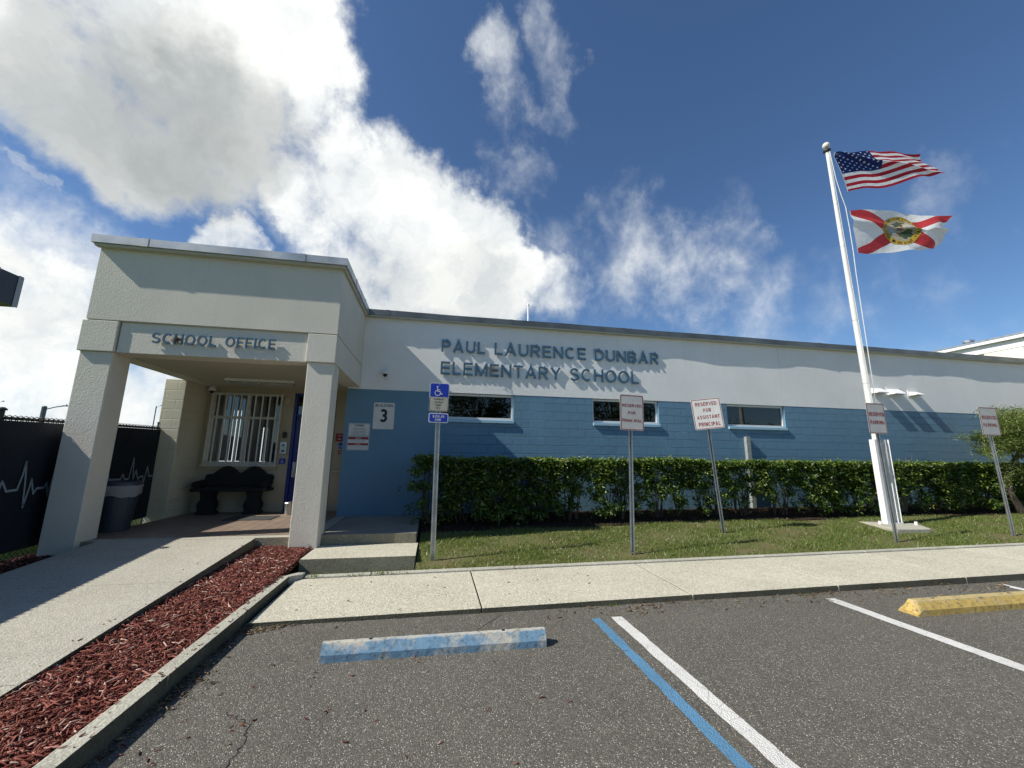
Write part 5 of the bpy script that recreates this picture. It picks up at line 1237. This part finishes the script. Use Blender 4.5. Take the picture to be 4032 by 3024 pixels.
def shrub(label, x0, x1, top, dens=1.0, low=1.0, stems=4, dead=False, yc=8.58, hw=.42):
    xc = (x0+x1)/2; zb = lz(xc, yc); t = thing('hedge_shrub', label, 'shrub', (xc, yc, zb), 'clipped hedge along the blue wall')
    W = x1-x0; n = int(6600*W*dens*(.55+.60*low))
    # clumps of leaves on the clipped faces (top and front) and inside
    nc = int(235*W*dens); cx = rng.uniform(x0, x1, nc); cy = rng.uniform(yc-hw, yc+hw, nc); cz = zb+.12+(top-zb-.12)*rng.uniform(0, 1, nc)**(.95 if low > .75 else .78)
    m = rng.uniform(0, 1, nc); cy = np.where(m < .5, yc-hw+rng.uniform(-.03, .12, nc)+.05*np.sin(cx*4.7), cy); cz = np.where((m > .45) & (m < .75), top-rng.uniform(0, .10, nc), cz)
    h = (cz-zb)/(top-zb); keep = rng.uniform(0, 1, nc) < np.clip(.30+low*.75*h+.45*low, 0, 1)
    # ragged holes
    hole = np.sin(cx*5.1+1.3)*np.sin(cz*6.3+cx*2.2); keep &= ~((hole > .62-.2*(1-low)) & (h < .72)); keep &= ~((h < .52) & (rng.uniform(0, 1, nc) > low*1.05))
    cx, cy, cz = cx[keep], cy[keep], cz[keep]
    k = rng.integers(0, len(cx), n); P = np.stack([cx[k], cy[k], cz[k]], 1)+rng.normal(0, 1, (n, 3))*np.array([.062, .055, .05])
    P[:, 2] = np.minimum(P[:, 2], top+.018*np.sin(P[:, 0]*6+1)+np.abs(rng.normal(0, .022, n)))
    N_ = rng.normal(0, .55, (n, 3))+np.stack([np.zeros(n), -.35*(P[:, 1] < yc), .55+.5*(P[:, 2]-zb)/(top-zb)], 1)
    V, F = leaf_cloud(P, N_, rng.uniform(.055, .115, n), rng.uniform(.028, .046, n))
    ns = int(10*W)
    q = np.stack([rng.uniform(x0, x1, ns), rng.uniform(yc-hw, yc+hw*.5, ns), np.full(ns, top+.03)], 1)
    Q = np.repeat(q, 7, 0)+rng.normal(0, 1, (ns*7, 3))*np.array([.028, .028, .03]); N2 = rng.normal(0, .6, Q.shape)+np.array([0, -.2, .5])
    V2, F2 = leaf_cloud(Q, N2, rng.uniform(.05, .09, len(Q)), rng.uniform(.018, .03, len(Q)))
    mesh_np('foliage', V, F, M_LEAF, t)
    nt = int(900*W*dens); T3 = np.stack([rng.uniform(x0, x1, nt), yc-hw+2*hw*rng.uniform(0, 1, nt)**1.5, top+.012+.018*np.sin(rng.uniform(x0, x1, nt)*6+1)-np.abs(rng.normal(0, .035, nt))], 1)
    T3 = T3[np.sin(T3[:, 0]*9+T3[:, 1]*7)+rng.normal(0, .5, nt) > -.35]
    V3, F3 = leaf_cloud(T3, rng.normal(0, .5, T3.shape)+np.array([-.25, -.25, .7]), rng.uniform(.045, .09, len(T3)), rng.uniform(.022, .038, len(T3)))
    mesh_np('new_growth_lit_top', np.concatenate([V2, V3]), np.concatenate([F2, F3+len(V2)]), M_YOUNGLIT, t)  # shoots and top leaves, tinted bright as the sunlit rim
    # a few shoots that stand above the clipped top
    mb = MB()
    for i in range(stems):
        bx = xc+rng.uniform(-.25, .25)*W; by = yc+rng.uniform(-.12, .12)
        for q in range(3):
            ex = bx+rng.uniform(-.35, .35)*W*.8; ey = by+rng.uniform(-.25, .25); ez = zb+(top-zb)*rng.uniform(.6, .95)
            mx = bx+(ex-bx)*.35+rng.uniform(-.04, .04); mz_ = zb+(ez-zb)*.5
            mb.tube([(bx, by, zb-.02), (mx, by+(ey-by)*.3, mz_), (ex, ey, ez)], [.016, .010, .005], 5, cap=False)
    if dead:
        for i in range(120):
            p = np.array([xc+rng.normal(0, .16), yc-hw+rng.uniform(-.02, .12), top-.12+rng.normal(0, .09)]); q = p+rng.normal(0, .09, 3); mb.tube([tuple(p), tuple(q)], .003, 3, cap=False)
    mb.build('stems', M_TWIG if dead else M_BARK, t)
TOPZ = 1.56
SH = [(-.33, .14, 'sparse twiggy shrub at the left end of the hedge beside the steps', .55, .45, 3, False, TOPZ+.04),
      (.14, 1.35, 'dark shaded hedge shrub just right of the wheelchair parking sign', 1.1, 1.1, 4, False, TOPZ),
      (1.35, 2.5, 'half-shaded hedge shrub where the sunlit hedge top begins', 1.1, .9, 4, False, TOPZ),
      (2.5, 3.55, 'sunlit hedge shrub behind the RESERVED FOR PRINCIPAL sign post', .95, .55, 4, False, TOPZ),
      (3.55, 4.7, 'sunlit hedge shrub right of the principal sign with wall showing through its base', .9, .5, 5, False, TOPZ),
      (4.7, 5.95, 'hedge shrub with tall pale shoots left of the assistant principal sign', .95, .55, 5, False, TOPZ+.03),
      (5.95, 6.72, 'hedge shrub behind the assistant principal sign post, left of the gap', .8, .35, 4, False, TOPZ-.02),
      (6.84, 7.75, 'thin open hedge shrub right of the gap, left of the pipe guard', .7, .45, 4, False, TOPZ),
      (7.75, 8.75, 'hedge shrub in front of the grey pipe guard with a hollow underside', .8, .22, 3, False, TOPZ),
      (8.75, 10.1, 'dense hedge shrub left of the flagpole base', 1.0, .85, 5, False, TOPZ),
      (10.1, 11.3, 'hedge shrub behind the flagpole base with hollow stems', .9, .5, 5, False, TOPZ),
      (11.3, 12.3, 'hedge shrub with grey dead twigs right of the flagpole', .75, .6, 5, True, TOPZ),
      (12.3, 13.8, 'dense leafy hedge shrub between dead twigs and the small tree', 1.05, .9, 5, False, TOPZ),
      (13.8, 15.3, 'hedge shrub behind the small tree trunk', 1.0, .8, 4, False, TOPZ),
      (15.3, 17.0, 'last hedge shrub at the right edge of the view', 1.0, .8, 4, False, TOPZ)]
for x0, x1, lab, de, lo, stn, dead, tp in SH: shrub(lab, x0-.04, x1+.04, tp, de, lo, stn, dead)
# low sprigs at the hedge's left end
P = []; 
for c, n in (((-.42, 8.3, 1.02), 60), ((-.30, 8.35, .98), 50), ((-.36, 8.3, .60), 40), ((-.22, 8.2, .45), 40)):
    P.append(np.array(c)+rng.normal(0, 1, (n, 3))*np.array([.10, .06, .05]))
P = np.concatenate(P); V, F = leaf_cloud(P, rng.normal(0, .6, P.shape)+np.array([0, -.3, .8]), rng.uniform(.06, .1, len(P)), rng.uniform(.025, .04, len(P)))
sp = thing('side_sprig', 'leafy side shoots leaning out of the hedge over the landing', 'shrub', (-.2, 8.4, .3)); mesh_np('foliage', V, F, M_LEAF, sp)
mb = MB()
for c in ((-.42, 8.3, 1.02), (-.36, 8.3, .60), (-.22, 8.2, .45)): mb.tube([(.02, 8.5, .28), ((c[0]+.02)/2, 8.42, c[2]*.7+.05), c], [.010, .007, .004], 5)
mb.build('stems', M_TWIG, sp)

# small tree at right
tr = thing('small_tree', 'small feathery yellow-green tree leaning over the hedge at right edge', 'tree', (14.9, 8.1, .3))
mb = MB()
mb.tube([(15.05, 8.05, .30), (14.75, 8.05, .75), (14.62, 8.0, 1.2), (14.85, 7.95, 1.6), (15.25, 7.95, 1.95), (15.5, 7.95, 2.5)], [.085, .075, .062, .055, .045, .02], 8)
brs = []
for i in range(36):
    b0 = np.array([15.1+rng.uniform(-.25, .5), 7.95, 1.75+rng.uniform(-.1, .5)]); e = np.array([rng.uniform(13.7, 17.2), 7.9+rng.uniform(-.6, .6), rng.uniform(1.7, 3.05)])
    m_ = (b0+e)/2+np.array([0, 0, .12]); mb.tube([tuple(b0), tuple(m_), tuple(e)], [.022, .014, .006], 5, cap=False); brs.append((b0, m_, e))
mb.build('trunk', M_BARK, tr)
P = []
for b0, m_, e in brs:
    for q in range(7):
        c = m_+(e-m_)*rng.uniform(.1, 1.05)+rng.normal(0, .09, 3); P.append(c+rng.normal(0, 1, (85, 3))*np.array([.12, .12, .07]))
for i in range(10): P.append(np.array([14.75+rng.normal(0, .25), 7.9, 1.45+rng.normal(0, .22)])+rng.normal(0, 1, (60, 3))*.1)
P = np.concatenate(P); V, F = leaf_cloud(P, rng.normal(0, .7, P.shape)+np.array([0, 0, .5]), rng.uniform(.05, .10, len(P)), rng.uniform(.012, .022, len(P)))
mesh_np('crown', V, F, M_TLEAF, tr)

# trees across the street, behind the camera: the windows reflect them
def street_tree(x, y, h, r, label):
    t = thing('street_tree', label, 'tree', (x, y, 0)); mb = MB(); mb.tube([(x, y, -.06), (x+.1, y, h*.3), (x, y, h*.6)], [.3, .22, .12], 8)
    P = []
    for i in range(46):
        d = rng.normal(0, 1, 3); d /= np.linalg.norm(d); c = np.array([x, y, h*.62])+d*np.array([r, r*.8, h*.36])*rng.uniform(.4, 1)
        mb.tube([(x, y, h*.4), tuple((c+np.array([x, y, h*.45]))/2), tuple(c)], [.07, .04, .015], 4, cap=False); P.append(c+rng.normal(0, 1, (110, 3))*.55)
    mb.build('trunk', M_BARK, t); P = np.concatenate(P); V, F = leaf_cloud(P, rng.normal(0, 1, P.shape)+np.array([0, 0, .4]), rng.uniform(.25, .4, len(P)), rng.uniform(.14, .22, len(P))); mesh_np('crown', V, F, M_DLEAF, t)
street_tree(4.2, -21, 12, 4.8, 'broad dark tree across the street mirrored in the first window')
street_tree(19, -22, 13, 6.0, 'tall dark tree across the street mirrored in the second window')
street_tree(-6.5, -22, 10, 4.4, 'dark tree across the street facing the portico')
street_tree(36, -22, 5.6, 4.6, 'low tree across the street mirrored at the foot of the third window')

# grass
def blades(name, n, xr, yr, zf, mask, hmin, hmax, label=None):
    x = rng.uniform(*xr, n); y = rng.uniform(*yr, n); k = mask(x, y); x, y = x[k], y[k]; n = len(x)
    z = np.array([zf(a, b) for a, b in zip(x, y)])-.012; h = rng.uniform(hmin, hmax, n)*(0.7+0.6*(np.sin(x*3.1)*np.sin(y*4.3+x)*.5+.5)); a = rng.uniform(0, 2*np.pi, n); w = rng.uniform(.004, .008, n)
    lean = rng.normal(0, .5, (n, 2))*h[:, None]; b = np.stack([x, y, z], 1); s_ = np.stack([np.cos(a)*w, np.sin(a)*w, np.zeros(n)], 1)
    tip = b+np.concatenate([lean, h[:, None]], 1); V = np.stack([b-s_, b+s_, tip], 1).reshape(-1, 3); i = np.arange(n)*3
    return mesh_np(name, V, np.stack([i, i+1, i+2], 1), M_BLADE)
rb = random.Random(3)
bare = [(rb.uniform(0, 17), rb.uniform(6.1, 8.0), rb.uniform(.08, .22)) for _ in range(34)]+[(.1, 6.25, .28), (3.2, 6.22, .25), (5.65, 7.2, .3), (8.6, 6.3, .3), (11.6, 6.35, .45), (.5, 6.35, .2)]
def lawn_mask(x, y):
    k = y < np.array([BEDY(a) for a in x])+rng.normal(0, .06, len(x))
    for bx, by, br_ in bare: k &= ~(((x-bx)**2+((y-by)*1.6)**2 < (br_*rng.uniform(.4, 1.15, len(x)))**2))
    k &= ~((x > 9.3) & (x < 10.6) & (y > 6.82+.3*np.maximum(0, x-10)) & (y < 7.8))
    return k & (rng.uniform(0, 1, len(x)) < .55+.45*np.sin(x*2.3+1)*np.sin(y*3.7))
o = blades('lawn_grass', 150000, (-.17, 18), (5.955, 8.5), lz, lawn_mask, .025, .055)
tag(o, 'short green grass of the lawn strip in front of the hedge', 'grass', kind='stuff')
o = blades('field_blades', 9000, (-7.2, -5.62), (4, 9.5), lambda a, b: .18, lambda x, y: x < 0, .04, .13)
tag(o, 'bright grass showing beneath the fence screen', 'grass', kind='stuff')
def tuft_mask(x, y): return x > -9
Vs = []
mbx = MB()
for cx, cy, n in ((-1.45, 5.87, 26), (-.62, 5.87, 40), (-.95, 5.855, 14), (-1.70, 4.85, 22), (-.4, 5.86, 14), (2.0, 4.46, 16), (4.5, 4.44, 20)):
    for i in range(n):
        x = cx+rng.normal(0, .05); y = cy+rng.normal(0, .012); a = rng.uniform(0, 6.28); h = rng.uniform(.02, .055); z = (.06 if cy > 5 else .0)
        mbx.add([(x-.005, y, z), (x+.005, y, z), (x+.03*math.cos(a), y+.03*math.sin(a), z+h)], [(0, 1, 2)])
tag(mbx.build('joint_weeds', M_BLADE), 'little weeds growing in the pavement joints', 'weeds', kind='stuff')

# mulch chips and debris
def chips(name, n, xr, yr, zf, mat, lab, lmin=.02, lmax=.07, mask=None, hz=.012, tilt=.24):
    x = rng.uniform(*xr, n); y = rng.uniform(*yr, n)
    if mask is not None: k = mask(x, y); x, y = x[k], y[k]
    n = len(x); z = np.array([zf(a, b) for a, b in zip(x, y)])+rng.uniform(0, hz, n)
    a = rng.normal(.35, 1.0, n); L = (lmin+(lmax-lmin)*rng.uniform(0, 1, n)**1.7)*.5; W = np.clip(L*rng.uniform(.07, .26, n), .0013, .0065); H = rng.uniform(.0015, .004, n); tl = rng.normal(0, tilt, n); rl = rng.normal(0, .45, n); bend = rng.normal(0, .22, n)
    ux = np.stack([np.cos(a)*np.cos(tl), np.sin(a)*np.cos(tl), np.sin(tl)], 1); uy = np.stack([-np.sin(a), np.cos(a), rl], 1); uy /= np.linalg.norm(uy, axis=1, keepdims=True); uz = np.cross(ux, uy)
    c = np.stack([x, y, z], 1); V = []
    # bent splinter: three cross-sections of a flat four-sided strip
    for sx_, ws in ((-1, .45), (.1, 1.0), (1, .35)):
        mid = c+ux*(L*sx_)[:, None]+uz*(bend*L*(1-sx_*sx_))[:, None]+uy*(bend*L*.5*(1-sx_*sx_))[:, None]
        for sy_, sz_ in ((-1, 0), (1, 0), (.8, 1), (-.8, 1)): V.append(mid+uy*(W*sy_*ws)[:, None]+uz*(H*2*sz_)[:, None])
    V = np.stack(V, 1).reshape(-1, 3); i = (np.arange(n)*12)[:, None]
    F = np.concatenate([i+np.array(f) for f in [(q*4+k, q*4+(k+1) % 4, q*4+4+(k+1) % 4, q*4+4+k) for q in (0, 1) for k in range(4)]+[(3, 2, 1, 0), (8, 9, 10, 11)]])
    return tag(mesh_np(name, V, F, mat), lab, 'mulch', kind='stuff')
chips('red_mulch', 33000, (-2.66, -1.80), (.9, 7.15), lambda x, y: mz(y)+(.02 if y < 5.5 else 0)*(1-abs((x+2.24)/.45)), M_CHIP, 'red wood chip mulch filling the bed between ramp and kerb', .020, .125,
      lambda x, y: ~((y > 6.98) & (x > -2.2)), .040, .34)
chips('shaded_mulch', 3000, (-5.54, -4.74), (2.5, 7.1), lambda x, y: lbz(y), M_CHIP, 'red mulch in the shaded bed beside the fence', .02, .07)
chips('hedge_mulch', 11000, (-.18, 17), (7.5, 9.3), lambda x, y: lz(x, y)+.004, M_OLDCHIP, 'old brown mulch under the hedge', .02, .07, lambda x, y: y > np.array([BEDY(a) for a in x])+rng.normal(0, .10, len(x)))
chips('loose_chips', 260, (-1.68, 1.2), (1.6, 4.46), lambda x, y: .002, M_CHIP, 'loose red mulch chips scattered over the asphalt', .015, .06, lambda x, y: rng.uniform(0, 1, len(x)) < np.exp(-(x+1.7)*1.1)+.10, .003)
chips('kerb_debris', 3200, (-1.69, -1.2), (2.2, 4.47), lambda x, y: .002, M_STRAW, 'dry leaf litter along the foot of the kerb', .012, .045, lambda x, y: (x < -1.66+np.abs(rng.normal(0, .07, len(x)))*(.3+1.2*(np.sin(y*4)*.5+.5))) | ((y > 4.22+(x+1.7)*.5) & (x < -1.2) & (rng.uniform(0, 1, len(x)) < .8)), .012)
chips('straw_debris', 800, (1.2, 9), (4.15, 4.48), lambda x, y: .002, M_STRAW, 'dry straw and leaves lying along the foot of the sidewalk', .02, .09, lambda x, y: (rng.uniform(0, 1, len(x)) < .25) | ((np.abs(x-2.45) < .35) & (y > 4.3)) | ((np.abs(x-4.75) < .25) & (y > 4.3)), .01)
chips('spilled_chips', 150, (-1.83, -1.70), (2.0, 5.7), lambda x, y: .122, M_CHIP, 'red mulch chips spilled on top of the kerb', .012, .05, lambda x, y: rng.uniform(0, 1, len(x)) < .30, .002)
chips('ramp_chips', 160, (-2.95, -2.66), (3.0, 6.9), lambda x, y: rz(y)+.002, M_CHIP, 'few red mulch chips lying along the ramp edge', .010, .04, lambda x, y: rng.uniform(0, 1, len(x)) < .25*np.exp(-(-2.66-x)*9), .002)
chips('lawn_litter', 1500, (-.1, 17), (6.0, 8.0), lambda x, y: lz(x, y)+.012, M_STRAW, 'dry brown bits scattered in the grass', .012, .05, lambda x, y: rng.uniform(0, 1, len(x)) < .35+.5*(np.sin(x*1.9)*np.sin(y*3.1) > .2), .02)
chips('walk_leaves', 40, (-1.6, 3), (4.55, 7.1), lambda x, y: sw(x)+.012 if y < 5.84 else -.2, M_OLDCHIP, 'few dark dry leaves lying on the sidewalk', .02, .05, None, .002)

# ------------------------------------------------------------------ beyond: canopy, street lamps, far building
t = thing('walkway_canopy', 'dark metal canopy edge with grey seams on an orange-red column at far left', 'canopy', (-13, 12, .2))
mb = MB(); mb.box(-17, -12.5, 5, 13.94, 5.88, 6.81); mb.build('fascia', M_BRONZE, t)
mb = MB()
for y in (13.84, 13.17, 12.5, 11.83, 11.1, 10.4, 9.7, 9.0, 8.3, 7.6, 6.9, 6.2, 5.5): mb = MB(); mb.box(-12.497, -12.485, y-.07, y+.07, 5.86, 6.83); mb.build('seam', M_GREYSEAM, t)
mb = MB(); mb.box(-13.25, -12.82, 13.2, 13.7, .1, 5.878); mb.build('column', M_ORANGE, t)
def lamp(x, y, zt, arm, label, r=.09):
    t = thing('street_lamp', label, 'street lamp', (x, y, 0)); mb = MB(); mb.tube([(x, y, -.06), (x, y, zt)], [r*1.1, r], 10); mb.tube([(x, y, zt), (x, y, zt+.06)], [r*1.15, r*.6], 10); mb.build('post', M_LAMPPOST, t)
    mb = MB(); mb.tube([(x, y, zt-.18), (x+arm*.5, y, zt+.02), (x+arm*.85, y, zt+.10)], r*.28, 6); mb.build('arm', M_LAMPPOST, t)
    mb = MB(); mb.box(x+arm*.8, x+arm*1.05, y-.09, y+.09, zt+.07, zt+.13); mb.tube([(x+arm*.95, y, zt+.13), (x+arm*.95, y, zt+.2)], .035, 8); mb.build('lamp_head', M_GREYSEAM, t)
lamp(-24.22, 30, 4.45, 1.2, 'street lamp with a long arm beyond the fence, left of the portico column', .12)
lamp(-44.5, 50, 6.7, .5, 'thin distant street lamp at the left edge of the sky', .05)
lamp(-30.2, 50, 6.75, .5, 'thin distant street lamp seen through the porch opening', .05)

# far building: its long lit side runs away from the street
t = thing('eaved_building', 'far white and cream building with a bright eave and roof vent at right', 'building', (36, 16, 0))
mb = MB(); mb.add([(31.98, -4, 8.76), (44, -4, 11.2), (44, 26, 11.2), (31.98, 26, 8.76), (31.98, -4, 8.86), (44, -4, 11.3), (44, 26, 11.3), (31.98, 26, 8.86)],
  [(0, 3, 2, 1), (4, 5, 6, 7), (0, 1, 5, 4), (1, 2, 6, 5), (2, 3, 7, 6), (3, 0, 4, 7)]); mb.build('roof', M_GALV, t)
mb = MB(); mb.box(32.0, 32.06, -4, 26, 8.58, 8.755); mb.build('eave_trim', M_FARWHITE, t)
mb = MB(); mb.box(32.062, 32.5, -4, 26, 8.56, 8.60); mb.build('soffit', M_GREYSOFFIT, t)
mb = MB(); mb.box(32.24, 32.5, -3, 25, 8.10, 8.558); mb.build('frieze', M_FARWHITE, t)
mb = MB(); mb.box(32.27, 44, -3, 17.5, -.06, 8.098); mb.box(32.45, 44, 17.503, 25, -.06, 8.098); mb.build('wall', M_FARCREAM, t)
mb = MB(); mb.tube([(32.20, 15.75, -.05), (32.20, 15.75, 8.09)], .06, 8); mb.build('downpipe', M_GREYSOFFIT, t)
mb = MB(); mb.lathe(33.55, 18.8, [(.20, 9.0), (.20, 9.22), (.27, 9.24), (.27, 9.36), (.18, 9.40)], 18); mb.build('roof_vent', M_GALV, t)
